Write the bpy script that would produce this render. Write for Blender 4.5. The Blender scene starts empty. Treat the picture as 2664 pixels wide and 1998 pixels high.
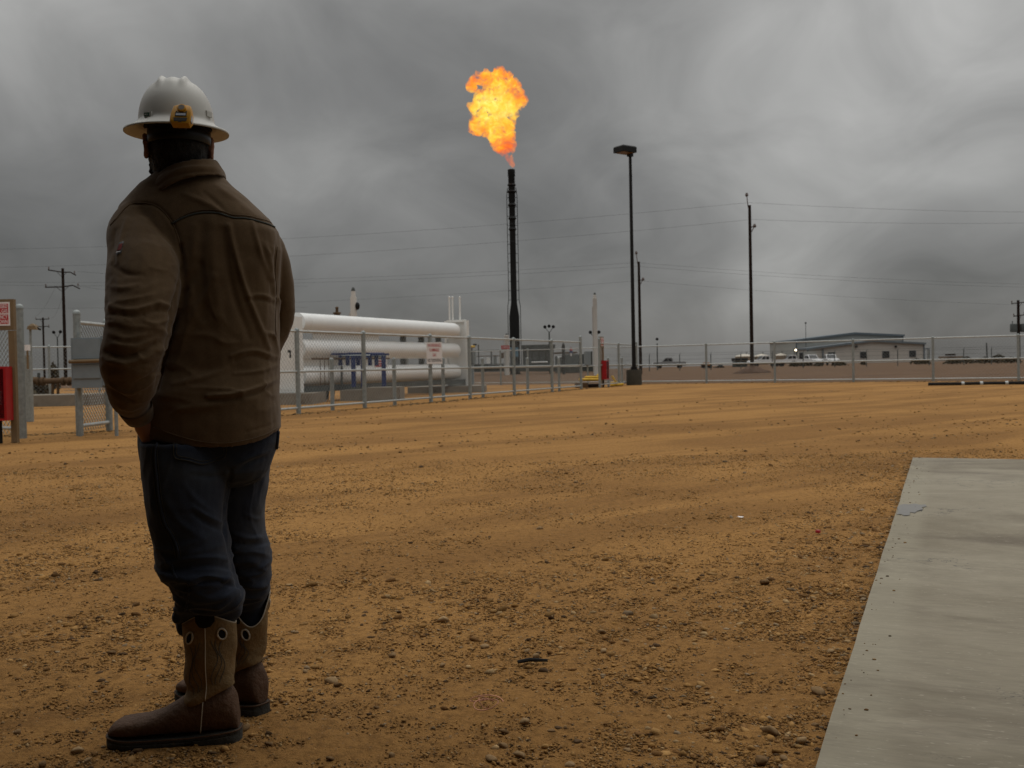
import bpy, math, random
import numpy as np
from mathutils import Vector, Matrix
from mathutils.bvhtree import BVHTree

random.seed(7); RNG = np.random.default_rng(7)
SC = bpy.context.scene; COL = SC.collection
R = math.radians

# ------------------------------------------------------------------ camera
F, CX, CY = 2590.0, 1332.0, 999.0            # focal length and centre in photo pixels
PITCH, ROLL, CAMZ = math.atan(48 / 2590), R(-1.15), 1.03
cam_data = bpy.data.cameras.new('camera'); cam = bpy.data.objects.new('camera', cam_data); COL.objects.link(cam)
CM = Matrix.Rotation(math.pi / 2 - PITCH, 3, 'X') @ Matrix.Rotation(ROLL, 3, 'Z')
cam.matrix_world = Matrix.Translation((0, 0, CAMZ)) @ CM.to_4x4()
cam_data.sensor_width = 36.0; cam_data.lens = 36.0 * F / 2664
cam_data.clip_start = 0.05; cam_data.clip_end = 8000
cam_data.dof.use_dof = True; cam_data.dof.focus_distance = 2.75; cam_data.dof.aperture_fstop = 10
SC.camera = cam

# ------------------------------------------------------------------ world
def node(t, kind, **kw):
    n = t.nodes.new(kind)
    for k, v in kw.items():
        if k.startswith('_'): setattr(n, k[1:], v)
        else: n.inputs[int(k[1:]) if k[0] == 'i' and k[1:].isdigit() else k].default_value = v
    return n
def mathn(t, op, a, b=None, c=None, clamp=False):
    n = t.nodes.new('ShaderNodeMath'); n.operation = op; n.use_clamp = clamp
    for i, v in enumerate((a, b, c)):
        if v is None: continue
        if isinstance(v, (int, float)): n.inputs[i].default_value = v
        else: t.links.new(v, n.inputs[i])
    return n.outputs[0]

MAT3 = np.array(CM)
def ray(px, py):
    d = MAT3 @ np.array([(px - CX) / F, -(py - CY) / F, -1.0]); return d
def at(px, py, Y):                             # the point of that sight line at depth Y
    d = ray(px, py); return np.array([0, 0, CAMZ]) + d * (Y / d[1])
def gnd(px, py, z=0.0):                        # where that sight line meets level z
    d = ray(px, py); t = (z - CAMZ) / d[2]; return np.array([0, 0, CAMZ]) + d * t
def proj(p):
    q = (np.asarray(p, float) - np.array([0, 0, CAMZ])) @ MAT3
    return CX + F * q[..., 0] / -q[..., 2], CY - F * q[..., 1] / -q[..., 2]

SUN_EL, SUN_AZ = R(58), R(20)                  # sun behind the cloud, ahead and a little right
world = bpy.data.worlds.new('World'); SC.world = world; world.use_nodes = True
W = world.node_tree; W.nodes.clear()
tc = node(W, 'ShaderNodeTexCoord')
sep = node(W, 'ShaderNodeSeparateXYZ'); W.links.new(tc.outputs['Generated'], sep.inputs[0])
h = mathn(W, 'MAXIMUM', sep.outputs[2], 0.0)
den = mathn(W, 'ADD', h, 0.55)
cx_ = mathn(W, 'DIVIDE', sep.outputs[0], den); cy_ = mathn(W, 'DIVIDE', sep.outputs[1], den)
comb = node(W, 'ShaderNodeCombineXYZ'); W.links.new(cx_, comb.inputs[0]); W.links.new(cy_, comb.inputs[1])
def sky_noise(scale, detail, rough, dist, off, sx=1.0, rot=0.0):
    mp = node(W, 'ShaderNodeMapping'); mp.inputs['Location'].default_value = off
    mp.inputs['Scale'].default_value = (sx, 1, 1); mp.inputs['Rotation'].default_value = (0, 0, rot)
    W.links.new(comb.outputs[0], mp.inputs[0])
    n = node(W, 'ShaderNodeTexNoise', Scale=scale, Detail=detail, Roughness=rough, Distortion=dist)
    W.links.new(mp.outputs[0], n.inputs['Vector']); return n.outputs[0]
n1 = sky_noise(1.7, 5, 0.5, 0.5, (3.1, 1.7, 0), 1.2, 0.5)
n2 = sky_noise(5.5, 7, 0.52, 0.7, (7.3, -2.2, 0), 1.0, 0.7)
base = mathn(W, 'ADD', mathn(W, 'MULTIPLY_ADD', h, 0.24, 0.145), mathn(W, 'MULTIPLY', mathn(W, 'MULTIPLY', h, h), 1.15))
var = mathn(W, 'ADD', mathn(W, 'MULTIPLY_ADD', n1, 1.15, 0.42), mathn(W, 'MULTIPLY_ADD', n2, 0.85, -0.425))
lum = mathn(W, 'MULTIPLY', base, var)
def blob(px, py, spread, amt, stretch=1.0):    # thinner and thicker places in the cloud sheet
    d = Vector(ray(px, py)).normalized()
    right = Vector((d.y, -d.x, 0)).normalized()
    dp = node(W, 'ShaderNodeVectorMath', _operation='SUBTRACT'); W.links.new(tc.outputs['Generated'], dp.inputs[0]); dp.inputs[1].default_value = d
    ln = node(W, 'ShaderNodeVectorMath', _operation='LENGTH'); W.links.new(dp.outputs[0], ln.inputs[0])
    dd = node(W, 'ShaderNodeVectorMath', _operation='DOT_PRODUCT'); W.links.new(dp.outputs[0], dd.inputs[0]); dd.inputs[1].default_value = right
    l2 = mathn(W, 'MULTIPLY', ln.outputs['Value'], ln.outputs['Value'])
    x2 = mathn(W, 'MULTIPLY', mathn(W, 'MULTIPLY', dd.outputs['Value'], dd.outputs['Value']), 1 / stretch ** 2 - 1)
    e = mathn(W, 'EXPONENT', mathn(W, 'MULTIPLY', mathn(W, 'ADD', l2, x2), -1 / spread ** 2))
    return mathn(W, 'MULTIPLY_ADD', e, amt, 1.0)
for b in ((2100, 400, .13, .50, 1.7), (900, 490, .06, .38, 2.2), (2060, 735, .055, .42, 1.4), (60, 60, .10, .10, 1.5), (330, 330, .10, -.10, 1.5), (2450, 60, .14, .2, 1.5),
          (150, 720, .14, -.30, 2.0), (1300, 520, .10, -.18, 1.5), (1000, 40, .12, -.30, 2.4), (2420, 670, .05, -.30, 2.5), (1500, 280, .10, -.12, 2.0)):
    lum = mathn(W, 'MULTIPLY', lum, blob(*b))
crgb = node(W, 'ShaderNodeCombineColor')
W.links.new(lum, crgb.inputs[0]); W.links.new(mathn(W, 'MULTIPLY', lum, 0.995), crgb.inputs[1]); W.links.new(mathn(W, 'MULTIPLY', lum, 0.965), crgb.inputs[2])
sky = node(W, 'ShaderNodeTexSky', _sky_type='NISHITA', _sun_disc=False, _sun_elevation=SUN_EL, _sun_rotation=SUN_AZ)
bg_sky = node(W, 'ShaderNodeBackground', Strength=0.05); W.links.new(sky.outputs[0], bg_sky.inputs[0])
bg_cloud = node(W, 'ShaderNodeBackground', Strength=1.0); W.links.new(crgb.outputs[0], bg_cloud.inputs[0])
mixw = node(W, 'ShaderNodeMixShader', Fac=0.95)
W.links.new(bg_sky.outputs[0], mixw.inputs[1]); W.links.new(bg_cloud.outputs[0], mixw.inputs[2])
wo = node(W, 'ShaderNodeOutputWorld'); W.links.new(mixw.outputs[0], wo.inputs[0])

sun_d = bpy.data.lights.new('sun', 'SUN'); sun_d.energy = 0.5; sun_d.angle = R(45); sun_d.color = (1.0, 0.96, 0.9)
sun = bpy.data.objects.new('sun', sun_d); COL.objects.link(sun)
sdir = Vector((math.sin(SUN_AZ) * math.cos(SUN_EL), math.cos(SUN_AZ) * math.cos(SUN_EL), math.sin(SUN_EL)))
sun.rotation_euler = sdir.to_track_quat('Z', 'Y').to_euler(); sun.location = sdir * 50

SC.view_settings.view_transform = 'Standard'; SC.view_settings.look = 'None'
SC.view_settings.exposure = 0.0; SC.view_settings.gamma = 1.0; SC.view_settings.use_curve_mapping = False
SC.render.engine = 'CYCLES'
SC.cycles.use_denoising = True
SC.cycles.max_bounces = 6; SC.cycles.diffuse_bounces = 3; SC.cycles.glossy_bounces = 3
SC.cycles.transparent_max_bounces = 12

# ------------------------------------------------------------------ numpy noise
def _hash(ix, iy, iz):
    n = (ix.astype(np.int64) * 374761393 + iy.astype(np.int64) * 668265263 + iz.astype(np.int64) * 2147483647) & 0xffffffff
    n = ((n ^ (n >> 13)) * 1274126177) & 0xffffffff
    n = n ^ (n >> 16)
    return (n & 0xffff) / 65535.0
def vnoise(p):
    p = np.asarray(p, float); i = np.floor(p); f = p - i; u = f * f * (3 - 2 * f); i = i.astype(np.int64)
    r = 0
    for dx in (0, 1):
        wx = u[:, 0] if dx else 1 - u[:, 0]
        for dy in (0, 1):
            wy = u[:, 1] if dy else 1 - u[:, 1]
            for dz in (0, 1):
                wz = u[:, 2] if dz else 1 - u[:, 2]
                r = r + wx * wy * wz * _hash(i[:, 0] + dx, i[:, 1] + dy, i[:, 2] + dz)
    return r
def fbm(p, octv=4, gain=0.5):
    p = np.asarray(p, float); a = 1.0; s = 0; t = 0
    for k in range(octv):
        s = s + a * (vnoise(p * 2 ** k + 17.3 * k) - 0.5); t += a; a *= gain
    return s / t * 2

# ------------------------------------------------------------------ materials
def new_mat(name):
    m = bpy.data.materials.new(name); m.use_nodes = True
    t = m.node_tree; b = t.nodes['Principled BSDF']; return m, t, b
def mat(name, col, rough=0.7, metal=0.0, var=0.15, scale=8.0, bump=0.0, bscale=60.0, spec=0.3, dirt=None, coords='Object'):
    m, t, b = new_mat(name)
    b.inputs['Roughness'].default_value = rough; b.inputs['Metallic'].default_value = metal
    b.inputs['Specular IOR Level'].default_value = spec
    tcn = node(t, 'ShaderNodeTexCoord')
    n = node(t, 'ShaderNodeTexNoise', Scale=scale, Detail=6, Roughness=0.6)
    t.links.new(tcn.outputs[coords], n.inputs['Vector'])
    rp = node(t, 'ShaderNodeValToRGB'); e = rp.color_ramp.elements
    e[0].position = 0.3; e[1].position = 0.7
    e[0].color = tuple(c * (1 - var) for c in col) + (1,); e[1].color = tuple(min(1, c * (1 + var)) for c in col) + (1,)
    t.links.new(n.outputs[0], rp.inputs[0]); out = rp.outputs[0]
    if dirt:                                    # (colour, noise scale, threshold)
        n2 = node(t, 'ShaderNodeTexNoise', Scale=dirt[1], Detail=8, Roughness=0.7, Distortion=0.6)
        t.links.new(tcn.outputs[coords], n2.inputs['Vector'])
        mr = node(t, 'ShaderNodeMapRange'); mr.inputs[1].default_value = dirt[2]; mr.inputs[2].default_value = dirt[2] + 0.18
        t.links.new(n2.outputs[0], mr.inputs[0])
        mx = node(t, 'ShaderNodeMix', _data_type='RGBA'); mx.inputs[7].default_value = dirt[0] + (1,)
        t.links.new(mr.outputs[0], mx.inputs[0]); t.links.new(out, mx.inputs[6]); out = mx.outputs[2]
    t.links.new(out, b.inputs['Base Color'])
    if bump:
        n3 = node(t, 'ShaderNodeTexNoise', Scale=bscale, Detail=5, Roughness=0.6)
        t.links.new(tcn.outputs[coords], n3.inputs['Vector'])
        bp = node(t, 'ShaderNodeBump', Strength=bump, Distance=0.02); t.links.new(n3.outputs[0], bp.inputs['Height'])
        t.links.new(bp.outputs[0], b.inputs['Normal'])
    return m
def emit_mat(name, col, strength):
    m, t, b = new_mat(name); b.inputs['Base Color'].default_value = col + (1,)
    b.inputs['Emission Color'].default_value = col + (1,); b.inputs['Emission Strength'].default_value = strength
    return m

M = {}
M['galv'] = mat('galvanized_steel', (0.25, 0.275, 0.27), 0.5, 0.25, 0.22, 14, spec=0.5)
M['galv_bright'] = mat('galvanized_rail', (0.40, 0.42, 0.41), 0.45, 0.25, 0.15, 10, spec=0.5)
M['wire'] = mat('fence_wire', (0.26, 0.28, 0.28), 0.5, 0.3, 0.1, 5)
M['tan_steel'] = mat('tan_painted_steel', (0.17, 0.115, 0.06), 0.65, 0, 0.12, 6, dirt=((0.09, 0.06, 0.04), 5, 0.6))
M['white_paint'] = mat('white_tank_paint', (0.77, 0.78, 0.77), 0.4, 0, 0.04, 3, spec=0.4, dirt=((0.58, 0.56, 0.52), 2.5, 0.64))
M['white_plain'] = mat('white_paint', (0.72, 0.73, 0.71), 0.5, 0, 0.05, 4)
M['sign_white'] = mat('sign_white', (0.72, 0.69, 0.68), 0.45, 0, 0.04, 10)
M['sign_red'] = mat('sign_red', (0.42, 0.03, 0.035), 0.5, 0, 0.1, 10)
M['sign_black'] = mat('sign_black', (0.02, 0.02, 0.022), 0.5, 0, 0.1, 10)
M['red_box'] = mat('red_enamel', (0.33, 0.008, 0.012), 0.35, 0, 0.12, 7, spec=0.5)
M['red_dark'] = mat('red_glass', (0.07, 0.004, 0.008), 0.15, 0, 0.1, 4, spec=0.5)
M['blue'] = mat('blue_paint', (0.012, 0.028, 0.12), 0.5, 0, 0.2, 9)
M['black_steel'] = mat('black_steel', (0.008, 0.008, 0.008), 0.6, 0, 0.2, 6, spec=0.2)
M['pole_dark'] = mat('dark_bronze_paint', (0.006, 0.006, 0.006), 0.5, 0, 0.2, 5, spec=0.25)
M['wood_pole'] = mat('creosoted_wood', (0.022, 0.014, 0.010), 0.85, 0, 0.3, 5, spec=0.1)
M['grey_box'] = mat('grey_cabinet_paint', (0.19, 0.225, 0.245), 0.45, 0, 0.08, 5, spec=0.4)
M['grey_dark'] = mat('grey_equipment', (0.07, 0.078, 0.075), 0.6, 0, 0.25, 3)
M['dark_green'] = mat('dark_green_steel', (0.035, 0.042, 0.038), 0.6, 0, 0.2, 3)
M['concrete_pad'] = mat('pad_concrete', (0.20, 0.175, 0.14), 0.9, 0, 0.15, 3, 0.3, 30, dirt=((0.12, 0.09, 0.06), 1.5, 0.55))
M['concrete_dark'] = mat('pole_base_concrete', (0.048, 0.043, 0.032), 0.9, 0, 0.2, 4, 0.3, 30)
M['rust_brown'] = mat('rusty_pipe', (0.09, 0.052, 0.025), 0.8, 0, 0.3, 6)
M['yellow'] = mat('yellow_paint', (0.62, 0.38, 0.03), 0.5, 0, 0.15, 5)
M['cladding'] = mat('beige_cladding', (0.46, 0.43, 0.39), 0.7, 0, 0.05, 1.0)
M['cladding_grey'] = mat('grey_cladding', (0.36, 0.37, 0.35), 0.7, 0, 0.05, 1.0)
M['roof_blue'] = mat('blue_grey_roof', (0.12, 0.145, 0.165), 0.6, 0, 0.1, 1.0)
M['glass_dark'] = mat('dark_glass', (0.018, 0.02, 0.022), 0.15, 0, 0.1, 2, spec=0.6)
M['car_white'] = mat('white_car_paint', (0.68, 0.68, 0.68), 0.3, 0, 0.03, 2, spec=0.5)
M['car_grey'] = mat('grey_car_paint', (0.22, 0.22, 0.22), 0.35, 0, 0.05, 2, spec=0.5)
M['car_dusty'] = mat('dusty_lower_body', (0.20, 0.15, 0.11), 0.7, 0, 0.15, 2)
M['rubber'] = mat('tyre_rubber', (0.015, 0.014, 0.013), 0.9, 0, 0.2, 4)
M['tan_tank'] = mat('tan_tank_paint', (0.24, 0.18, 0.12), 0.7, 0, 0.12, 0.8)
M['tank_roof'] = mat('pale_tank_roof', (0.55, 0.50, 0.42), 0.7, 0, 0.06, 0.8)
M['orange'] = mat('orange_machine_paint', (0.34, 0.13, 0.02), 0.55, 0, 0.1, 3)
M['lamp_glow'] = emit_mat('lit_lamp', (1.0, 0.86, 0.6), 6.0)
M['head_glow'] = emit_mat('lit_headlight', (1.0, 0.66, 0.46), 4.0)
M['shrub'] = mat('dry_shrub_leaves', (0.055, 0.045, 0.025), 0.9, 0, 0.4, 3)
M['cable'] = mat('power_cable', (0.02, 0.02, 0.02), 0.6, 0, 0.1, 2)
M['ceramic'] = mat('insulator', (0.12, 0.09, 0.08), 0.4, 0, 0.1, 4)

# ------------------------------------------------------------------ mesh helpers
ORIG = {}
class MB:
    def __init__(s): s.v = []; s.f = []; s.m = []
    def add(s, V, Fc, mi=0):
        o = len(s.v); s.v += [tuple(map(float, p)) for p in V]
        s.f += [tuple(i + o for i in f) for f in Fc]; s.m += [mi] * len(Fc); return s
    def obox(s, c, ux, uy, uz, mi=0):            # half-axis vectors
        c, ux, uy, uz = map(lambda q: np.asarray(q, float), (c, ux, uy, uz))
        V = [c + a * ux + b * uy + d * uz for d in (-1, 1) for a, b in ((-1, -1), (1, -1), (1, 1), (-1, 1))]
        return s.add(V, [(3, 2, 1, 0), (4, 5, 6, 7), (0, 1, 5, 4), (1, 2, 6, 5), (2, 3, 7, 6), (3, 0, 4, 7)], mi)
    def box(s, c, size, yaw=0.0, mi=0):
        ca, sa = math.cos(yaw), math.sin(yaw)
        return s.obox(c, (ca * size[0] / 2, sa * size[0] / 2, 0), (-sa * size[1] / 2, ca * size[1] / 2, 0), (0, 0, size[2] / 2), mi)
    def loft(s, rings, mi=0, caps=True, closed=True):
        n = len(rings[0]); V = [p for r in rings for p in r]; Fc = []
        for k in range(len(rings) - 1):
            for j in range(n if closed else n - 1):
                a, b = k * n + j, k * n + (j + 1) % n
                Fc.append((a, b, b + n, a + n))
        if caps: Fc.append(tuple(reversed(range(n)))); Fc.append(tuple((len(rings) - 1) * n + j for j in range(n)))
        return s.add(V, Fc, mi)
    def cyl(s, p0, p1, r0, r1=None, n=12, mi=0, caps=True):
        return s.tube([p0, p1], [r0, r0 if r1 is None else r1], n, mi, caps)
    def tube(s, pts, r, n=8, mi=0, caps=True):
        P = [np.asarray(p, float) for p in pts]
        rr = [r] * len(P) if np.isscalar(r) else list(r)
        T = []
        for i in range(len(P)):
            t = P[min(i + 1, len(P) - 1)] - P[max(i - 1, 0)]; T.append(t / (np.linalg.norm(t) + 1e-12))
        a = np.array([0, 0, 1.0]) if abs(T[0][2]) < 0.9 else np.array([1.0, 0, 0])
        u = np.cross(T[0], a); u /= np.linalg.norm(u); rings = []
        for p, t, q in zip(P, T, rr):
            u = u - t * np.dot(u, t); u /= np.linalg.norm(u); w = np.cross(t, u)
            rings.append([p + q * (math.cos(x) * u + math.sin(x) * w) for x in np.linspace(0, 2 * math.pi, n, endpoint=False)])
        return s.loft(rings, mi, caps)
    def lathe(s, c, prof, n=20, mi=0, axis=(0, 0, 1)):   # prof: (radius, along axis)
        ax = np.asarray(axis, float); ax /= np.linalg.norm(ax); c = np.asarray(c, float)
        a = np.array([0, 0, 1.0]) if abs(ax[2]) < 0.9 else np.array([1.0, 0, 0])
        u = np.cross(a, ax); u /= np.linalg.norm(u); w = np.cross(ax, u)
        return s.loft([[c + ax * z + r * (math.cos(x) * u + math.sin(x) * w) for x in np.linspace(0, 2 * math.pi, n, endpoint=False)] for r, z in prof], mi)
    def ball(s, c, r, n=10, mi=0):
        r = np.asarray(r if not np.isscalar(r) else (r, r, r), float); c = np.asarray(c, float)
        rings = []
        for k in range(n + 1):
            th = math.pi * min(max(k / n, 0.02), 0.98) - math.pi / 2
            rings.append([c + r * np.array([math.cos(th) * math.cos(x), math.cos(th) * math.sin(x), math.sin(th)]) for x in np.linspace(0, 2 * math.pi, n + 4, endpoint=False)])
        return s.loft(rings, mi)
    def build(s, name, mats, parent=None, smooth=False, origin=None):
        me = bpy.data.meshes.new(name)
        o0 = np.asarray(ORIG[parent.name] if parent is not None else (origin if origin is not None else (0, 0, 0)), float)
        V = np.asarray(s.v, float) - o0
        me.from_pydata(V.tolist(), [], s.f)
        for m in (mats if isinstance(mats, (list, tuple)) else [mats]): me.materials.append(m)
        if any(s.m): me.polygons.foreach_set('material_index', s.m)
        return finish(name, me, parent, o0, smooth)
def finish(name, me, parent=None, origin=(0, 0, 0), smooth=False):
    if smooth:
        me.polygons.foreach_set('use_smooth', [True] * len(me.polygons))
        if smooth != 'all':
            try: me.set_sharp_from_angle(angle=R(40))
            except Exception: pass
    me.update()
    o = bpy.data.objects.new(name, me); COL.objects.link(o)
    if parent is not None: o.parent = parent
    else: o.location = Vector(origin)
    ORIG[o.name] = np.asarray(origin, float)
    return o
def tag(o, label=None, cat=None, group=None, kind=None):
    if label: o['label'] = label
    if cat: o['category'] = cat
    if group: o['group'] = group
    if kind: o['kind'] = kind
    return o
def thing(name, label, cat, loc, group=None):
    o = bpy.data.objects.new(name, None); COL.objects.link(o); o.empty_display_size = 0.1
    o.location = Vector(loc); ORIG[o.name] = np.asarray(loc, float)
    return tag(o, label, cat, group)
def copy_tree(o, parent=None):
    c = o.copy(); COL.objects.link(c)
    if parent is not None: c.parent = parent
    for ch in list(o.children): copy_tree(ch, c)
    return c
DG = bpy.context.evaluated_depsgraph_get
def remeshed(mb, voxel, smooth_it=3, factor=0.5):
    me = bpy.data.meshes.new('tmp'); me.from_pydata(mb.v, [], mb.f)
    o = bpy.data.objects.new('tmp', me); COL.objects.link(o)
    m = o.modifiers.new('r', 'REMESH'); m.mode = 'VOXEL'; m.voxel_size = voxel
    if smooth_it:
        q = o.modifiers.new('s', 'SMOOTH'); q.iterations = smooth_it; q.factor = factor
    out = bpy.data.meshes.new_from_object(o.evaluated_get(DG()))
    bpy.data.objects.remove(o); bpy.data.meshes.remove(me)
    return out
def co_no(me):
    n = len(me.vertices); c = np.empty(n * 3); me.vertices.foreach_get('co', c)
    q = np.empty(n * 3); me.vertex_normals.foreach_get('vector', q)
    return c.reshape(-1, 3), q.reshape(-1, 3)
def set_co(me, c): me.vertices.foreach_set('co', np.asarray(c, float).ravel()); me.update()
def text_mesh(mb, txt, c, right, up, height, width=None, mi=0, depth=0.002, bold=0.0):
    cu = bpy.data.curves.new('t', 'FONT'); cu.body = txt; cu.align_x = 'CENTER'; cu.align_y = 'CENTER'; cu.extrude = 0.0
    cu.offset = bold
    o = bpy.data.objects.new('t', cu); COL.objects.link(o)
    me = bpy.data.meshes.new_from_object(o.evaluated_get(DG()))
    V = np.array([v.co[:] for v in me.vertices]); Fc = [tuple(p.vertices) for p in me.polygons]
    bpy.data.objects.remove(o); bpy.data.curves.remove(cu); bpy.data.meshes.remove(me)
    mn, mx_ = V.min(0), V.max(0); V = V - (mn + mx_) / 2
    sy = height / (mx_[1] - mn[1]); sx = sy if width is None else width / (mx_[0] - mn[0])
    right, up = np.asarray(right, float), np.asarray(up, float); nrm = np.cross(right, up)
    P = np.asarray(c, float) + V[:, :1] * sx * right + V[:, 1:2] * sy * up + nrm * depth
    mb.add(P, Fc, mi)
Z = np.array([0, 0, 1.0])

# ------------------------------------------------------------------ ground
CORNER = gnd(1657, 999); EAST = gnd(2650, 991)           # back fence runs through these two
BDIR = (EAST - CORNER); BDIR[2] = 0; BDIR /= np.linalg.norm(BDIR); BNRM = np.array([-BDIR[1], BDIR[0], 0])

def crest(x): return 165 + 75 / (1 + np.exp(-(x - 25) / 8))
def ground_z(x, y):
    d = np.maximum(0, y - crest(x)); return -0.03 - 0.022 * d * (d / (d + 60))
ys = np.concatenate([[-60, -20, 0, 10, 20, 30], np.linspace(40, 120, 17), np.linspace(126, 320, 40), np.geomspace(340, 4000, 24)])
xs = np.concatenate([-np.geomspace(4000, 90, 20), np.linspace(-84, 120, 60), np.geomspace(130, 4000, 20)])
GX, GY = np.meshgrid(xs, ys)
gz = ground_z(GX, GY)
far_r = fbm(np.stack([GX.ravel() * .08, GY.ravel() * .05, GX.ravel() * 0], 1), 3).reshape(GX.shape) * 0.12
gz = gz + np.where((GY > 62) & (GY < 400), np.minimum(far_r, 0.1), 0)
gmb = MB(); nx = len(xs)
gmb.add(np.stack([GX, GY, gz], -1).reshape(-1, 3), [(j * nx + i, j * nx + i + 1, (j + 1) * nx + i + 1, (j + 1) * nx + i) for j in range(len(ys) - 1) for i in range(nx - 1)])
def soil_mat(name, light, dark, stone, near):
    m, t, b = new_mat(name); b.inputs['Roughness'].default_value = 0.95; b.inputs['Specular IOR Level'].default_value = 0.1
    g = node(t, 'ShaderNodeNewGeometry')
    def nz(scale, detail, rough=0.6, dist=0.0, sc=(1, 1, 1), rot=0.0):
        mp = node(t, 'ShaderNodeMapping'); mp.vector_type = 'TEXTURE'; mp.inputs['Scale'].default_value = tuple(1 / q for q in sc); mp.inputs['Rotation'].default_value = (0, 0, rot)
        t.links.new(g.outputs['Position'], mp.inputs[0])
        n = node(t, 'ShaderNodeTexNoise', Scale=scale, Detail=detail, Roughness=rough, Distortion=dist)
        t.links.new(mp.outputs[0], n.inputs['Vector']); return n.outputs[0]
    def rng(x, lo, hi):
        q = node(t, 'ShaderNodeMapRange'); q.inputs[1].default_value = lo; q.inputs[2].default_value = hi; q.interpolation_type = 'SMOOTHSTEP'
        t.links.new(x, q.inputs[0]); return q.outputs[0]
    def mix(f, a, c):
        q = node(t, 'ShaderNodeMix', _data_type='RGBA')
        for s_, v in ((0, f), (6, a), (7, c)):
            if isinstance(v, tuple): q.inputs[s_].default_value = v + (1,)
            elif isinstance(v, float): q.inputs[s_].default_value = v
            else: t.links.new(v, q.inputs[s_])
        return q.outputs[2]
    tracks = nz(0.75, 3, 0.55, 0.9, (0.16, 1.0, 1), R(40))     # bands left by turning trucks
    tracks2 = nz(2.2, 4, 0.6, 0.5, (0.07, 1.0, 1), R(33))
    patch = nz(0.35, 5, 0.6)
    fine = nz(26, 8, 0.7); grit = nz(120, 4, 0.7)
    c = mix(rng(tracks, 0.38, 0.60), tuple(a * .40 + b_ * .60 for a, b_ in zip(light, dark)), light)
    c = mix(mathn(t, 'MULTIPLY', rng(tracks2, 0.50, 0.66), 0.55), c, tuple(min(1, q * 1.12) for q in light))
    c = mix(mathn(t, 'MULTIPLY', rng(patch, 0.42, 0.7), 0.5), c, tuple(q * 0.9 for q in dark))
    c = mix(mathn(t, 'MULTIPLY', rng(fine, 0.42, 0.68), 0.55), c, tuple(q * 0.50 for q in dark))
    c = mix(mathn(t, 'MULTIPLY', rng(grit, 0.55, 0.75), 0.6), c, tuple(q * 0.35 for q in dark))
    for sc, size, f in ((30, 0.20, 0.8), (75, 0.24, 0.8)) if near else ():
        vo = node(t, 'ShaderNodeTexVoronoi', Scale=sc); t.links.new(g.outputs['Position'], vo.inputs['Vector'])
        spot = rng(vo.outputs['Distance'], size, size * 0.75)
        sep = node(t, 'ShaderNodeSeparateColor'); t.links.new(vo.outputs['Color'], sep.inputs[0])
        keep = mathn(t, 'GREATER_THAN', sep.outputs[0], 0.72)
        tone = mix(sep.outputs[1], tuple(q * 0.4 for q in dark), stone)
        c = mix(mathn(t, 'MULTIPLY', mathn(t, 'MULTIPLY', spot, keep), f), c, tone)
    t.links.new(c, b.inputs['Base Color'])
    hgt = mathn(t, 'ADD', mathn(t, 'MULTIPLY', fine, 1.0), mathn(t, 'MULTIPLY', grit, 0.45))
    bp = node(t, 'ShaderNodeBump', Strength=0.9, Distance=0.02); t.links.new(hgt, bp.inputs['Height']); t.links.new(bp.outputs[0], b.inputs['Normal'])
    return m
M['yard'] = soil_mat('yard_dirt', (0.405, 0.212, 0.067), (0.205, 0.101, 0.033), (0.34, 0.225, 0.125), True)
M['prairie'] = soil_mat('graded_brown_earth', (0.165, 0.100, 0.058), (0.095, 0.058, 0.036), (0.2, 0.15, 0.1), False)
tag(gmb.build('ground', M['prairie'], smooth='all'), 'bare brown graded earth running to the horizon beyond the fences', None, None, 'structure')

# the dirt yard: fine rows near the photographer, coarse far away, ending at the back fence
nang, nrow = 420, 430
ang = np.linspace(R(-72), R(72), nang); tt = np.linspace(0, 1, nrow)
dx, dy = np.sin(ang), np.cos(ang)
lim = ((CORNER[0] + 0.6 * BNRM[0]) * BNRM[0] + (CORNER[1] + 0.6 * BNRM[1]) * BNRM[1]) / np.maximum(dx * BNRM[0] + dy * BNRM[1], 0.2)
rad = 0.35 * (lim[None, :] / 0.35) ** tt[:, None]
YX, YY = rad * dx[None, :], rad * dy[None, :]
Q = np.stack([YX.ravel(), YY.ravel(), 0 * YX.ravel()], 1)
fade = np.clip(1 - rad.ravel() / 30, 0, 1)
def yard_z(x, y):
    x, y = np.atleast_1d(x).astype(float), np.atleast_1d(y).astype(float); q = np.stack([x, y, x * 0], 1)
    rot = np.stack([x * .74 + y * .67, (-x * .67 + y * .74) * 4, x * 0], 1)
    return 0.012 * fbm(q * 1.3, 3) + 0.014 * fbm(rot * 0.35, 3) * np.clip(1 - np.hypot(x, y) / 40, 0.2, 1)
yz = yard_z(Q[:, 0], Q[:, 1]) + fade ** 2 * (0.010 * fbm(Q * 11, 4, 0.6) + 0.006 * fbm(Q * 45, 2, 0.6))
ymb = MB()
ymb.add(np.stack([Q[:, 0], Q[:, 1], yz], 1), [(j * nang + i, j * nang + i + 1, (j + 1) * nang + i + 1, (j + 1) * nang + i) for j in range(nrow - 1) for i in range(nang - 1)])
tag(ymb.build('dirt_yard', M['yard'], smooth='all'), 'golden brown dirt yard with scattered gravel and faint wheel tracks', None, None, 'structure')

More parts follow.
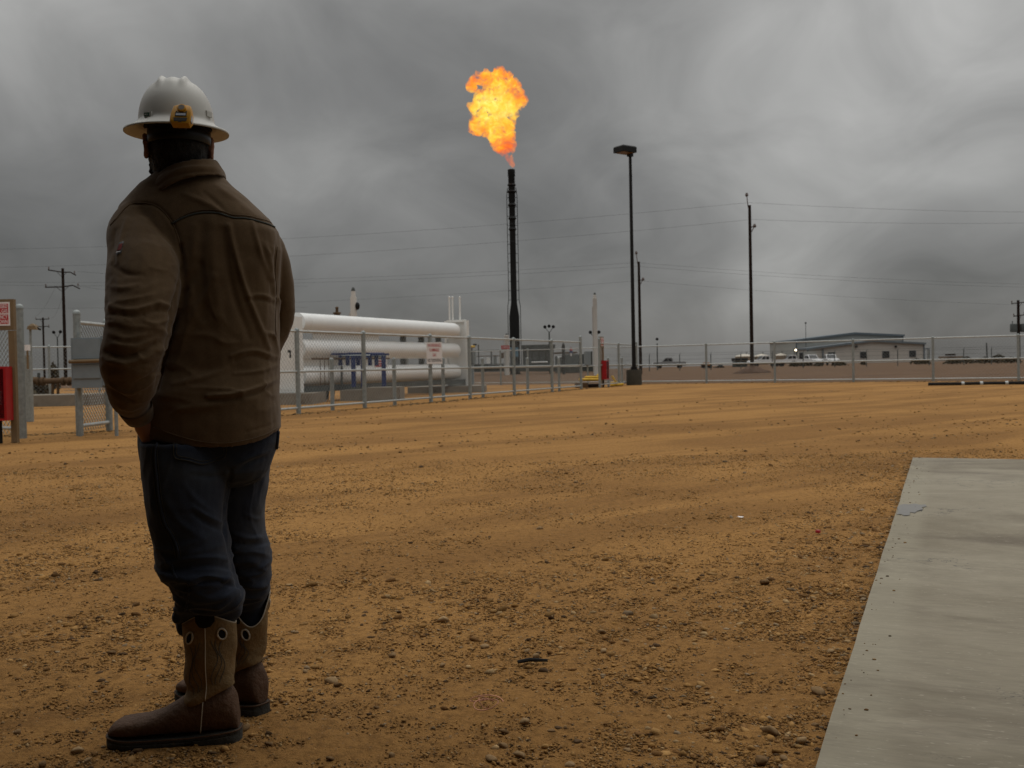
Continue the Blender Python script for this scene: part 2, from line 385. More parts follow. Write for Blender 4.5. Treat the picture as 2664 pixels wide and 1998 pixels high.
# concrete slab
SZ = 0.035
sA, sB, sC = gnd(2375, 1190, SZ), gnd(2118, 1998, SZ), gnd(2664, 1194.5, SZ)
sd = (sB - sA) / np.linalg.norm(sB - sA); se = (sC - sA) / np.linalg.norm(sC - sA)
perp_pre = np.array([-sd[1], sd[0], 0]); perp_pre = perp_pre if np.dot(perp_pre, se) > 0 else -perp_pre
def slab_mat():
    m, t, b = new_mat('broom_finished_concrete'); b.inputs['Specular IOR Level'].default_value = 0.18
    g = node(t, 'ShaderNodeNewGeometry')
    yaw = math.atan2(se[1], se[0])
    def nz(scale, detail, sc=(1, 1, 1), dist=0.0, rough=0.6):
        mp = node(t, 'ShaderNodeMapping'); mp.vector_type = 'TEXTURE'; mp.inputs['Rotation'].default_value = (0, 0, yaw); mp.inputs['Scale'].default_value = tuple(1 / q for q in sc)
        t.links.new(g.outputs['Position'], mp.inputs[0])
        n = node(t, 'ShaderNodeTexNoise', Scale=scale, Detail=detail, Distortion=dist, Roughness=rough); t.links.new(mp.outputs[0], n.inputs['Vector']); return n.outputs[0]
    def rng(x, lo, hi):
        q = node(t, 'ShaderNodeMapRange'); q.inputs[1].default_value = lo; q.inputs[2].default_value = hi; t.links.new(x, q.inputs[0]); return q.outputs[0]
    def mix(f, a, c):
        q = node(t, 'ShaderNodeMix', _data_type='RGBA')
        for s_, v in ((0, f), (6, a), (7, c)):
            if isinstance(v, tuple): q.inputs[s_].default_value = v + (1,)
            else: t.links.new(v, q.inputs[s_])
        return q.outputs[2]
    big = nz(0.9, 6, (0.7, 1, 1), 0.8, 0.65); stain = nz(0.7, 8, (0.55, 1.0, 1), 1.6, 0.7); broom = nz(70, 3, (0.16, 1, 1)); chips = nz(95, 2, (0.30, 1, 1), 0.2); cloudy = nz(5, 7, (0.6, 1, 1), .6, .7)
    pit = nz(22, 6, (1, 1, 1), 1.2)
    c = mix(rng(big, 0.3, 0.7), (0.185, 0.156, 0.108), (0.305, 0.268, 0.198)); c = mix(mathn(t, 'MULTIPLY', rng(cloudy, 0.42, 0.68), 0.35), c, (0.125, 0.105, 0.068))
    sp_ = node(t, 'ShaderNodeVectorMath', _operation='DOT_PRODUCT'); t.links.new(g.outputs['Position'], sp_.inputs[0]); sp_.inputs[1].default_value = tuple(-perp_pre)
    edge = mathn(t, 'ADD', sp_.outputs['Value'], float(np.dot(perp_pre, sA)))       # trowelled margin along the edge
    c = mix(mathn(t, 'MULTIPLY', rng(mathn(t, 'ADD', edge, mathn(t, 'MULTIPLY', cloudy, .06)), -.17, -.10), 0.5), c, (0.285, 0.255, 0.185))
    c = mix(mathn(t, 'MULTIPLY', rng(stain, 0.50, 0.66), 0.75), c, (0.098, 0.075, 0.050))
    c = mix(mathn(t, 'MULTIPLY', rng(broom, 0.40, 0.65), 0.20), c, (0.10, 0.088, 0.064))
    c = mix(mathn(t, 'MULTIPLY', rng(chips, 0.66, 0.71), 0.70), c, (0.36, 0.32, 0.25))
    # hairline cracks: thin iso-lines of a warped noise, only in places
    cr = nz(1.3, 6, (0.8, 1, 1), 0.8, 0.7); line = mathn(t, 'LESS_THAN', mathn(t, 'ABSOLUTE', mathn(t, 'SUBTRACT', cr, 0.5)), 0.0035)
    gate = rng(nz(0.9, 2, (1, 1, 1)), 0.54, 0.60)
    c = mix(mathn(t, 'MULTIPLY', mathn(t, 'MULTIPLY', line, gate), rng(pit, 0.35, 0.55)), c, (0.045, 0.043, 0.042))
    t.links.new(c, b.inputs['Base Color'])
    t.links.new(mathn(t, 'MULTIPLY_ADD', big, -0.25, 0.75), b.inputs['Roughness'])
    bp = node(t, 'ShaderNodeBump', Strength=0.35, Distance=0.004)
    t.links.new(mathn(t, 'ADD', broom, mathn(t, 'MULTIPLY', pit, 0.7)), bp.inputs['Height']); t.links.new(bp.outputs[0], b.inputs['Normal'])
    return m
M['slab'] = slab_mat()
smb = MB()
farp = sA + se * 28; nearp = sA + sd * 22; nearr = farp + sd * 22
def off(p, q): return p + q
inn = 0.02
edge_pts = [sA + sd * k * 0.25 for k in range(89)]                 # left edge, slightly uneven
jit = 0.006 * fbm(np.array([[k * .7, 3.1, 0] for k in range(89)]), 3)
perp = np.array([-sd[1], sd[0], 0]);  perp = perp if np.dot(perp, se) > 0 else -perp
left_out = [p + perp * j for p, j in zip(edge_pts, jit)]
loop = left_out + [nearr, farp]
ctr = sum(np.array(loop)) / len(loop)
def ring_at(z, inset):
    out = []
    for p in loop:
        v = ctr - p; v[2] = 0; v /= np.linalg.norm(v); q = p + v * inset; q[2] = z; out.append(q)
    return out
smb.loft([ring_at(-0.15, 0), ring_at(SZ - 0.012, 0), ring_at(SZ, 0.015)])
tag(smb.build('concrete_slab', M['slab']), 'pale broom finished concrete slab set into the dirt', None, None, 'structure')
# a thin wet patch by the slab's edge
M['wet'] = mat('wet_film', (0.150, 0.140, 0.125), 0.33, 0, 0.05, 3, spec=0.45)
pc = [(2340, 1314), (2352, 1311), (2366, 1312), (2380, 1310), (2394, 1313), (2408, 1312), (2411, 1317), (2398, 1320), (2402, 1325), (2388, 1328), (2380, 1334), (2368, 1332), (2366, 1340), (2352, 1341), (2344, 1337), (2333, 1338), (2337, 1328), (2334, 1321)]
pm = MB(); pr = [gnd(x, y, SZ + 0.004) for x, y in pc]; pm.add(pr, [tuple(range(len(pr) - 1, -1, -1))])
tag(pm.build('puddle', M['wet'], origin=pr[0]), 'small shallow grey puddle at the edge of the concrete slab', None, None, 'structure')

def in_slab(x, y):
    a = (x - sA[0]) * sd[0] + (y - sA[1]) * sd[1]; c = (x - sA[0]) * perp[0] + (y - sA[1]) * perp[1]
    return (a > 0) & (c > -0.01)

# gravel: angular pebbles, thickest near the camera and along the slab
def ico(sub=1):
    t = (1 + 5 ** .5) / 2
    V = np.array([(-1, t, 0), (1, t, 0), (-1, -t, 0), (1, -t, 0), (0, -1, t), (0, 1, t), (0, -1, -t), (0, 1, -t), (t, 0, -1), (t, 0, 1), (-t, 0, -1), (-t, 0, 1)], float)
    V /= np.linalg.norm(V[0])
    Fc = [(0, 11, 5), (0, 5, 1), (0, 1, 7), (0, 7, 10), (0, 10, 11), (1, 5, 9), (5, 11, 4), (11, 10, 2), (10, 7, 6), (7, 1, 8), (3, 9, 4), (3, 4, 2), (3, 2, 6), (3, 6, 8), (3, 8, 9), (4, 9, 5), (2, 4, 11), (6, 2, 10), (8, 6, 7), (9, 8, 1)]
    for _ in range(sub - 1):
        V = V.tolist(); cache = {}; N = []
        def mid(a, b):
            k = (min(a, b), max(a, b))
            if k not in cache:
                q = np.array(V[a]) + np.array(V[b]); V.append((q / np.linalg.norm(q)).tolist()); cache[k] = len(V) - 1
            return cache[k]
        for a, b, c in Fc:
            x, y, z = mid(a, b), mid(b, c), mid(c, a); N += [(a, x, z), (b, y, x), (c, z, y), (x, y, z)]
        V, Fc = np.array(V), N
    return V, np.array(Fc)
def stone_mat(name, attr):
    m, t, b = new_mat(name); b.inputs['Roughness'].default_value = 0.9; b.inputs['Specular IOR Level'].default_value = 0.15
    if attr:
        a = node(t, 'ShaderNodeVertexColor'); a.layer_name = 'tone'; src = a.outputs[0]
    else:
        oi = node(t, 'ShaderNodeObjectInfo'); rp = node(t, 'ShaderNodeValToRGB'); e = rp.color_ramp.elements
        e[0].color = (0.15, 0.085, 0.036, 1); e[1].color = (0.34, 0.225, 0.115, 1); t.links.new(oi.outputs['Random'], rp.inputs[0]); src = rp.outputs[0]
    g = node(t, 'ShaderNodeNewGeometry'); n = node(t, 'ShaderNodeTexNoise', Scale=90, Detail=5); t.links.new(g.outputs['Position'], n.inputs['Vector'])
    hs = node(t, 'ShaderNodeHueSaturation'); t.links.new(src, hs.inputs['Color']); t.links.new(mathn(t, 'MULTIPLY_ADD', n.outputs[0], 0.9, 0.55), hs.inputs['Value'])
    t.links.new(hs.outputs[0], b.inputs['Base Color'])
    bp = node(t, 'ShaderNodeBump', Strength=0.5, Distance=0.004); t.links.new(n.outputs[0], bp.inputs['Height']); t.links.new(bp.outputs[0], b.inputs['Normal'])
    return m
M['pebble'] = stone_mat('pebble_stone', True); M['stone'] = stone_mat('loose_stone', False)
iv, ifc = ico(1)
ov = np.array([(1, 0, 0), (-1, 0, 0), (0, 1, 0), (0, -1, 0), (0, 0, 1), (0, 0, -1)], float)
ofc = np.array([(0, 2, 4), (2, 1, 4), (1, 3, 4), (3, 0, 4), (2, 0, 5), (1, 2, 5), (3, 1, 5), (0, 3, 5)])
def fast_mesh(name, V, Fc):
    me = bpy.data.meshes.new(name); me.vertices.add(len(V)); me.vertices.foreach_set('co', V.ravel().astype(np.float32))
    me.loops.add(Fc.size); me.loops.foreach_set('vertex_index', Fc.ravel().astype(np.int32))
    me.polygons.add(len(Fc)); me.polygons.foreach_set('loop_start', np.arange(0, Fc.size, 3, dtype=np.int32)); me.polygons.foreach_set('loop_total', np.full(len(Fc), 3, dtype=np.int32))
    me.update(calc_edges=True); return me
pal = np.array([(0.29, 0.155, 0.048), (0.34, 0.190, 0.066), (0.20, 0.102, 0.034), (0.35, 0.230, 0.110), (0.09, 0.053, 0.026), (0.26, 0.185, 0.110)])
def scatter(count, dmin, dmax, tv, tf, s0, s1, spread, smin, smax, floor, gain):
    N = count * 4
    d = dmin * (dmax / dmin) ** RNG.random(N); lat = (RNG.random(N) * 2 - 1) * 0.62; x, y = d * lat, d
    q3 = np.stack([x, y, x * 0], 1); rotq = np.stack([(x * .74 + y * .67) * 0.22, (-x * .67 + y * .74), x * 0], 1)
    sl = (x - sA[0]) * perp[0] + (y - sA[1]) * perp[1]
    dens = floor + gain * (0.85 * fbm(rotq * 0.9, 3) + 0.75 * fbm(q3 * 2.3, 3)) + 0.32 * np.clip(1 - (d - 2) / 3.5, 0, 1) + 0.6 * np.exp(-np.abs(sl) / 0.22) * (sl < 0)
    keep = (RNG.random(N) < np.clip(dens, 0.02, 1)) & ~in_slab(x, y); x, y, d = x[keep][:count], y[keep][:count], d[keep][:count]; n = len(x)
    size = np.clip(np.exp(RNG.normal(0, spread, n)) * (s0 + s1 * d), smin, smax); k = len(tv)
    V = np.repeat(tv[None], n, 0) * (1 + 0.55 * (RNG.random((n, k, 1)) - 0.5)); V *= (0.6 + 0.8 * RNG.random((n, 1, 3))) * np.array([1.2, 1.0, 0.6])
    th = RNG.random(n) * 6.283; c, s = np.cos(th)[:, None], np.sin(th)[:, None]; tl = (RNG.random((n, 1)) - .5) * .8
    V = np.stack([V[..., 0] * c - V[..., 1] * s, V[..., 0] * s + V[..., 1] * c, V[..., 2] + tl * V[..., 0]], -1) * size[:, None, None]
    V += np.stack([x, y, yard_z(x, y) + 0.15 * size], 1)[:, None, :]
    tone = pal[RNG.choice(len(pal), n, p=[.34, .20, .22, .09, .10, .05])] * (0.75 + 0.5 * RNG.random((n, 1)))
    return V.reshape(-1, 3), (tf[None] + (np.arange(n) * k)[:, None, None]).reshape(-1, 3), np.repeat(tone, k, 0)
parts_ = [scatter(150000, 1.9, 11, ov, ofc, .0014, .00042, .42, .0011, .009, .52, .9), scatter(9000, 1.9, 16, iv, ifc, .0040, .0005, .50, .0028, .015, .08, 1.2), scatter(1800, 4, 34, iv, ifc, .005, .0006, .55, .004, .022, .05, 1.4)]
parts_[2] = (parts_[2][0], parts_[2][1], parts_[2][2] * .7)
def along(a, bb, n, sp, s0, zf=None):
    u = RNG.random(n)[:, None]; c = np.asarray(a) + (np.asarray(bb) - np.asarray(a)) * u + np.concatenate([RNG.normal(0, sp, (n, 2)), np.zeros((n, 1))], 1)
    sz = s0 * np.exp(RNG.normal(0, .5, n)); V = np.repeat(iv[None], n, 0) * (1 + .5 * (RNG.random((n, 12, 1)) - .5)) * np.array([1.3, 1.1, .6]) * sz[:, None, None]
    c[:, 2] = yard_z(c[:, 0], c[:, 1]) if zf is None else zf; V = V + c[:, None, :]
    return V.reshape(-1, 3), (ifc[None] + (np.arange(n) * 12)[:, None, None]).reshape(-1, 3), np.repeat(pal[RNG.choice(6, n)] * .6, 12, 0)
fa0, fa1 = gnd(560, 1098), gnd(1605, 1004.5)
parts_ += [along(fa0, fa1, 1500, .16, .016), along(CORNER, EAST, 700, .15, .02), along(gnd(-60, 1138), gnd(300, 1122), 500, .16, .012), along(sA, sB + sd, 900, .035, .006), along(sA + perp * .06, sB + sd + perp * .06, 130, .045, .0026, SZ + .001)]
o_ = np.cumsum([0] + [len(p[0]) for p in parts_]); gme = fast_mesh('gravel', np.concatenate([p[0] for p in parts_]), np.concatenate([p[1] + o for p, o in zip(parts_, o_)]))
tone = np.concatenate([p[2] for p in parts_])
ca = gme.color_attributes.new('tone', 'FLOAT_COLOR', 'POINT')
ca.data.foreach_set('color', np.concatenate([tone, np.ones((len(tone), 1))], 1).ravel().astype(np.float32))
gme.materials.append(M['pebble'])
tag(finish('gravel', gme), 'loose brown gravel scattered over the dirt yard', None, None, 'stuff')

# the larger stones, each on its own
sv, sf = ico(2)
stone_meshes = []
for k in range(7):
    q = sv * (1 + 0.40 * fbm(sv * 1.3 + 9 * k, 2)[:, None]) + 0.12 * (RNG.random(sv.shape) - .5)
    for _ in range(11):                          # knock flats into it
        nn = RNG.normal(size=3); nn /= np.linalg.norm(nn); dd = q @ nn; c0 = 0.50 + 0.25 * RNG.random()
        q = q - np.clip(dd - c0, 0, None)[:, None] * nn * 0.9
    me = fast_mesh('stone', q * np.array([1, .8, .55]), sf); me.materials.append(M['stone']); stone_meshes.append(me)
big = [(1990, 1508, 40), (2245, 1550, 28), (2160, 1690, 26), (2125, 1790, 52), (2005, 1900, 56), (2085, 1925, 46), (1980, 1978, 60), (2120, 1885, 26), (2040, 1975, 34),
       (1155, 1603, 40), (1263, 1675, 34), (1020, 1700, 30), (1570, 1640, 30), (1630, 1665, 26), (1370, 1690, 24), (1395, 1702, 30), (860, 1765, 46), (880, 1778, 32),
       (795, 1745, 24), (978, 1842, 22), (1365, 1870, 44), (1312, 1896, 34), (1434, 1897, 26), (1310, 1932, 38), (1277, 1962, 46), (1352, 1955, 40), (1630, 1950, 28),
       (1150, 1725, 24), (292, 1697, 28), (45, 1900, 32), (205, 1948, 44), (228, 1975, 30), (640, 1895, 34), (770, 1640, 26), (1020, 1960, 30), (860, 1970, 28),
       (1690, 1880, 24), (1840, 1800, 22), (1720, 1735, 24), (1404, 1372, 22), (1498, 1252, 18), (1570, 1690, 30), (700, 1935, 26), (110, 1985, 34), (1480, 1985, 36)]
for k, (x, y, w) in enumerate(big):
    p = gnd(x, y + w * 0.25); r = w / 2 * p[1] / F * .95
    o = bpy.data.objects.new('stone', stone_meshes[k % 7]); COL.objects.link(o)
    o.location = (p[0], p[1], float(yard_z(p[0], p[1])[0]) + r * 0.28); o.scale = (r, r, r * (0.8 + 0.4 * random.random()))
    o.rotation_euler = (random.uniform(-.25, .25), random.uniform(-.25, .25), random.uniform(0, 6.28))
    tag(o, 'loose brown stone lying among the gravel of the dirt yard', 'stone', 'loose stones on the dirt yard')

# litter
p0, p1 = gnd(1347, 1722, 0.012), gnd(1425, 1718, 0.012)
tag(MB().tube([p0, (p0 * .6 + p1 * .4) + [0, 0.006, .004], p1], [.006, .007, .005], 6).build('rubber_strip', M['rubber'], origin=p0), 'thin black strip lying on the gravel right of the boots', 'rubber strip')
p = gnd(2128, 1386, 0.012)
tag(MB().lathe(p, [(.014, 0), (.016, .006), (.013, .016), (.004, .017)], 12).build('bottle_cap', M['red_box'], origin=p), 'tiny bright red cap lying on the dirt left of the concrete slab', 'cap')
p = gnd(1926, 1346, 0.012)
mb = MB(); g_ = [[p + np.array([a * .022, b * .015, .004 * math.sin(3 * a + 2 * b) + .004]) for a in (-1, -.3, .4, 1)] for b in (-1, 0, 1)]
mb.loft(g_, caps=False, closed=False); tag(mb.build('paper_scrap', M['sign_white'], origin=p), 'small white scrap of paper lying on the dirt', 'paper scrap')
p = gnd(1262, 1832, 0.014); pts = [p + np.array([0.055 * math.cos(a * 1.7) * (1 - a / 14), 0.05 * math.sin(a) * (1 - a / 30), 0.01 * math.sin(a * 2.3) + .006]) for a in np.linspace(0, 11, 60)]
tag(MB().tube(pts, 0.0016, 5).build('wire_scrap', mat('copper_wire', (0.42, 0.2, 0.12), 0.4, 0.6, 0.1, 5), origin=p), 'tangled scrap of thin coppery wire lying on the gravel', 'wire')

# unseen building guessed from the slab, added to shade near ground and the man
wl_ = sA + sd * 14.4 + se * 0; wl_[2] = 0
t = thing('added_shade_building', 'unseen brown building with a deep porch roof, added behind the slab for its shade', 'building', wl_)
M['dark_cladding'] = mat('brown_cladding', (0.10, 0.085, 0.07), 0.7, 0, 0.08, 1.0); M['soffit'] = mat('soffit', (0.10, 0.09, 0.08), 0.8, 0, 0.08, 1.0)
MB().obox(wl_ + sd * .15 + Z * 2.7, perp * 17, sd * .15, Z * 2.75).build('wall', M['dark_cladding'], t)
MB().obox(wl_ - sd * 2.6 + Z * 3.40, perp * 17, sd * 2.6, Z * .10).build('shade_porch_roof', M['soffit'], t)  # reach and height set to darken the foreground and the man's back
MB().obox(wl_ - sd * .06 + perp * 3 + Z * 1.05, perp * .48, sd * .03, Z * 1.05).build('door', M['white_plain'], t)
# ------------------------------------------------------------------ fences
def chain_mesh(A, B, z0, z1, pitch=0.085, w=0.0022):
    A, B = np.asarray(A, float), np.asarray(B, float); L = np.linalg.norm((B - A)[:2]); u = (B - A) / L; u[2] = 0
    nrm = np.array([-u[1], u[0], 0]); H = z1 - z0; mb = MB(); st = pitch * math.sqrt(2)
    for sgn in (1, -1):
        k = -H
        while k < L:
            s0, t0, s1, t1 = k, 0.0, k + H, H
            if s0 < 0: t0 = -s0; s0 = 0
            if s1 > L: t1 = H - (s1 - L); s1 = L
            if t1 > t0 + 0.01:
                if sgn < 0: t0, t1 = H - t0, H - t1
                a = A + u * s0 + Z * (z0 + t0) + nrm * 0.0025 * sgn; b = A + u * s1 + Z * (z0 + t1) + nrm * 0.0025 * sgn
                mb.cyl(a, b, w, n=3, caps=False)
            k += st
    return mb
def fence(label, pts, height, rails, mesh=True, pr=0.045, rr=0.022, post_h=None, cap=True, posts=None, mesh_mat='wire', rail_mat='galv_bright', name='chain_link_fence', cat='fence', pitch=0.085, ww=0.0022, behind=0.0):
    base = np.array(pts[0], float); base[2] = ground_z(base[0], base[1])
    t = thing(name, label, cat, base)
    for i, p in enumerate(posts if posts is not None else pts):
        hh = post_h.get(i, height) if post_h else height
        z0 = float(ground_z(p[0], p[1])) - 0.05; mb = MB(); q = np.array([p[0], p[1], 0])
        mb.cyl(q + Z * z0, q + Z * hh, pr, n=12)
        if cap: mb.lathe(q + Z * hh, [(pr * 1.12, -0.03), (pr * 1.12, 0.01), (pr * 0.8, 0.035), (pr * .25, 0.05)], 12)
        mb.build('post', M['galv'], t, smooth=True)
    for zr in rails:
        for a, b in zip(pts[:-1], pts[1:]):
            a_, b_ = np.array([a[0], a[1], zr]), np.array([b[0], b[1], zr]); u = (b_ - a_) / np.linalg.norm(b_ - a_)
            s = pr * 0.9
            MB().cyl(a_ + u * s, b_ - u * s, rr, n=8).build('rail', M[rail_mat], t, smooth=True)
    if mesh:
        for a, b in zip(pts[:-1], pts[1:]):
            a, b = np.array([a[0], a[1], 0.]), np.array([b[0], b[1], 0.]); nn = np.array([-(b - a)[1], (b - a)[0], 0]); nn /= np.linalg.norm(nn)
            chain_mesh(a + nn * (pr + .006), b + nn * (pr + .006), rails[-1] if len(rails) > 2 else 0.06, rails[0], pitch, ww).build('chain_link_mesh', M[mesh_mat], t)
    return t
FH = 1.86
fa_px = [(777, 1077), (972, 1062), (1127, 1047), (1254, 1038), (1359, 1028), (1446, 1019.5), (1514, 1013), (1540, 1009), (1605, 1004.5)]
FA = [gnd(*p) for p in fa_px]
# straighten onto one line
d0 = np.array([0.409, 0.912, 0]); d0 /= np.linalg.norm(d0)
FA = [FA[0] + d0 * np.dot(p - FA[0], d0) for p in FA]
LEFTQ = gnd(285, 1121)
fence('long galvanized chain link fence with the white warning sign on it', [LEFTQ + (FA[0] - LEFTQ) * .5] + FA[:7], FH + .1, (FH + .07, 0.99, 0.14), post_h={7: 2.14}, ww=.0030, pr=.056, rr=.028)
fence('short far stretch of chain link fence between the gate and the light pole', FA[7:] + [CORNER], FH + .08, (FH + .05, 0.97, 0.14), post_h={0: 2.1, 2: 2.05}, pr=.05, rr=.026)
fb_px = [1832, 2012, 2218, 2427, 2650]
FB = [CORNER] + [CORNER + BDIR * np.dot(gnd(x, 998 - (x - 1832) * .0085) - CORNER, BDIR) for x in fb_px] + [CORNER + BDIR * 19.5, CORNER + BDIR * 23]
fence('galvanized chain link fence along the far right edge of the dirt yard', FB[0:], FH, (FH - .03, 0.92, 0.12), posts=FB[1:], rr=.03, ww=.0022, pitch=.1, pr=.052)
BK = [CORNER - BDIR * k for k in (0, 3.1, 6.2, 7.9, 11.0, 14.1)]
fence('galvanized chain link fence at the back of the tank compound', BK, FH, (FH - .03, 0.92, 0.12), posts=BK[1:], ww=.0018, pitch=.1)
GR, GL = gnd(208, 1133), gnd(60, 1140)
fence('short chain link fence panel with tall capped gate post beside the grey cabinet', [GR, LEFTQ], 1.98, (1.90, 0.16), post_h={0: 2.06, 1: 1.97}, pr=.06, rr=.032, pitch=.07, ww=.0055)
fence('chain link fence behind the tan sign stand at the left edge', [gnd(-190, 1128), gnd(-60, 1136), GL], 1.98, (1.90, 0.16), post_h={2: 2.15}, pr=.06, rr=.028, pitch=.07, ww=.0055)
lb = [at(40, 1045, 36), at(131, 1045, 36.5), at(260, 1045, 37.2), at(400, 1045, 38)]
fence('chain link fence seen through the open gate beyond the concrete curb', lb, 2.08, (2.05, 1.24), pr=.04, rr=.026, ww=.002, pitch=.1)
# bollards beside the long fence
side = np.array([d0[1], -d0[0], 0])
def bollard_mesh(h=1.27):
    return MB().lathe((0, 0, 0), [(.052, -.05), (.052, h - .03), (.058, h - .03), (.058, h), (.045, h + .03), (.015, h + .045)], 12)
b0 = None
for x, y in ((865, 1068), (1050, 1054), (1183, 1043), (1298, 1034), (1401, 1024), (1473, 1017), (1593, 1006), (1624, 1003)):
    q = gnd(x, y); q = FA[0] + d0 * np.dot(q - FA[0], d0) - side * 0.17
    if b0 is None: b0 = bollard_mesh().build('guard_post', M['galv'], smooth=True, origin=(0, 0, 0)); o = b0
    else: o = b0.copy(); COL.objects.link(o)
    o.location = (q[0], q[1], 0); tag(o, 'short capped galvanized guard post along the chain link fence', 'guard post', 'short guard posts along the chain link fence')

# warning sign on the third post
right = d0 * 0 + np.array([0.96, 0.27, 0]); right /= np.linalg.norm(right); fn = np.cross(right, Z)
def sign_plate(mb, c, right, w, h, mi=0, th=0.004):
    fn = np.cross(right, Z); mb.obox(c, right * w / 2, fn * th, Z * h / 2, mi)
wc = at(1130, 918.5, FA[2][1] - 0.09)
mb = MB(); W_, H_ = 0.46, 0.63; sign_plate(mb, wc, right, W_, H_)
for txt, dz, hh, ww, mi in (('WARNING:', .225, .10, .40, 1), ('FLAMMABLE', .09, .095, .29, 1), ('GAS', -.055, .09, .105, 1), ('NO TRESPASSING', -.21, .095, .40, 2)):
    text_mesh(mb, txt, wc + Z * dz + fn * .0055, right, Z, hh, ww, mi, 0.001, 0.012)
for s in (-1, 1): mb.lathe(wc + Z * s * .295 + fn * .004, [(.008, 0), (.006, .004)], 8, 0, fn)
tag(mb.build('warning_sign', [M['sign_white'], M['sign_red'], M['sign_black']], origin=wc), 'white sign with red and black lettering on the long fence', 'sign')

# grey cabinet at the open gate
cb = gnd(232, 1128); cy = GR[1] - 0.46
t = thing('electrical_cabinet', 'grey blue steel cabinet mounted beside the gate post left of the man', 'cabinet', (cb[0], cy, 0))
def pxbox(mb, x0, y0, x1, y1, Y, depth, mi=0):
    a, b = at(x0, y1, Y), at(x1, y0, Y)
    mb.box(((a[0] + b[0]) / 2, Y + depth / 2, (a[2] + b[2]) / 2), (b[0] - a[0], depth, b[2] - a[2]), 0, mi); return mb
pxbox(MB(), 187, 878, 262, 1010, cy, .3).build('cabinet_body', M['grey_box'], t)
pxbox(MB(), 264, 873, 330, 1003, cy + .02, .3).build('side_cabinet', M['grey_box'], t)
pxbox(MB(), 190, 880, 259, 934, cy - .02, .018).build('upper_door', M['grey_box'], t)
pxbox(MB(), 190, 948, 259, 985, cy - .02, .018).build('lower_door', M['grey_box'], t)
MB().cyl(at(180, 941, cy - .06), at(268, 938, cy - .06), .032, n=10).build('pipe_rail', M['tan_steel'], t, smooth=True)
mb = MB()
for x in (205, 300): mb.cyl(at(x, 1000, cy + .15), np.array([at(x, 1000, cy + .15)[0], cy + .15, 0]), .03)
mb.build('support_post', M['galv'], t, smooth=True)

# sign and extinguisher stands
def stand(base, yaw, label, cabinet_label, sign, board_w, front=True):
    t = thing('sign_stand', label, 'sign stand', base); ca, sa = math.cos(yaw), math.sin(yaw)
    rx, fy = np.array([ca, sa, 0]), np.array([sa, -ca, 0]); b = np.array([base[0], base[1], 0.0])
    hw = board_w / 2
    for s in (-1, 1):
        MB().obox(b + rx * s * (hw - .045) + Z * .86, rx * .045, fy * .04, Z * .86).build('post', M['tan_steel'], t)
    MB().obox(b + Z * 1.965, rx * hw, fy * .045, Z * .235).build('board', M['tan_steel'], t)
    if sign:
        c = b + Z * 1.975 + fy * .05; mb = MB(); sign_plate(mb, c - rx * .0, rx, board_w - .10, .36, 0)
        rows = (('COMPRESSED', .118), ('NATURAL GAS', .045), ('EMERGENCY', -.045), ('SHUT DOWN', -.118))
        for zc in (.082, -.082): mb.obox(c + Z * zc + fy * .0046, rx * (board_w / 2 - .072), fy * .0008, Z * .073, 1)
        for txt, dz in rows: text_mesh(mb, txt, c + Z * dz + fy * .0062, rx, Z, .058, board_w - .17, 0, 0.0008, 0.01)
        mb.build('sign_plate', [M['sign_white'], M['sign_red']], t)
    # cabinet for the fire extinguisher
    cw, ch, cd = .36, .82, .22; cz = .76
    k = thing('extinguisher_cabinet', cabinet_label, 'fire cabinet', base); off = fy * (.045 + cd / 2 + .004); c = b + off + Z * cz + rx * .02
    mb = MB(); mb.obox(c - fy * cd * .45, rx * cw / 2, fy * cd * .05, Z * ch / 2)
    for s in (-1, 1): mb.obox(c + rx * s * (cw / 2 - .02) + fy * cd * .05, rx * .02, fy * cd * .45, Z * ch / 2)
    for s in (-1, 1): mb.obox(c + Z * s * (ch / 2 - .02) + fy * cd * .05, rx * (cw / 2 - .04), fy * cd * .45, Z * .02)
    mb.build('case', M['red_box'], k)
    mb = MB(); e = c + fy * .01 - rx * .01
    mb.lathe(e - Z * .27, [(.06, 0), (.072, .01), (.072, .36), (.045, .42), (.025, .45)], 16); mb.build('extinguisher', M['red_box'], k, smooth=True)
    mb = MB(); mb.lathe(e - Z * .17, [(.0735, 0), (.0735, .21)], 16); mb.build('extinguisher_label', M['sign_white'], k, smooth=True)
    mb = MB(); mb.obox(e + Z * .215, rx * .03, fy * .02, Z * .03); mb.tube([e + Z * .22, e + Z * .22 + rx * .08, e + rx * .09 + Z * .1, e + rx * .09 - Z * .12], .012, 6); mb.build('valve_hose', M['black_steel'], k, smooth=True)
    mb = MB(); mb.obox(c + fy * (cd / 2 + .003), rx * (cw / 2 - .035), fy * .003, Z * (ch / 2 - .035))
    gl, gt, gb = new_mat('pane'); gb.inputs['Roughness'].default_value = .12; gb.inputs['Base Color'].default_value = (.10, .006, .01, 1); gb.inputs['Alpha'].default_value = .45
    mb.build('pane', gl, k)
    mb = MB(); mb.cyl(b + fy * .06 + Z * -.03, b + fy * .06 + Z * (cz - ch / 2 - .004), .028, n=10); mb.build('leg', M['black_steel'], k, smooth=True)
    return t
sb = gnd(7, 1152)
stand(sb, 0.03, 'tan steel sign stand with red and white notice at the left edge', 'red fire extinguisher cabinet with glass front at the left edge', True, .48)
fb_ = gnd(1566, 1008)
stand(fb_, R(66), 'tan steel sign stand seen edge on by the far gate', 'red fire extinguisher cabinet by the far gate beside the light pole', True, .46)

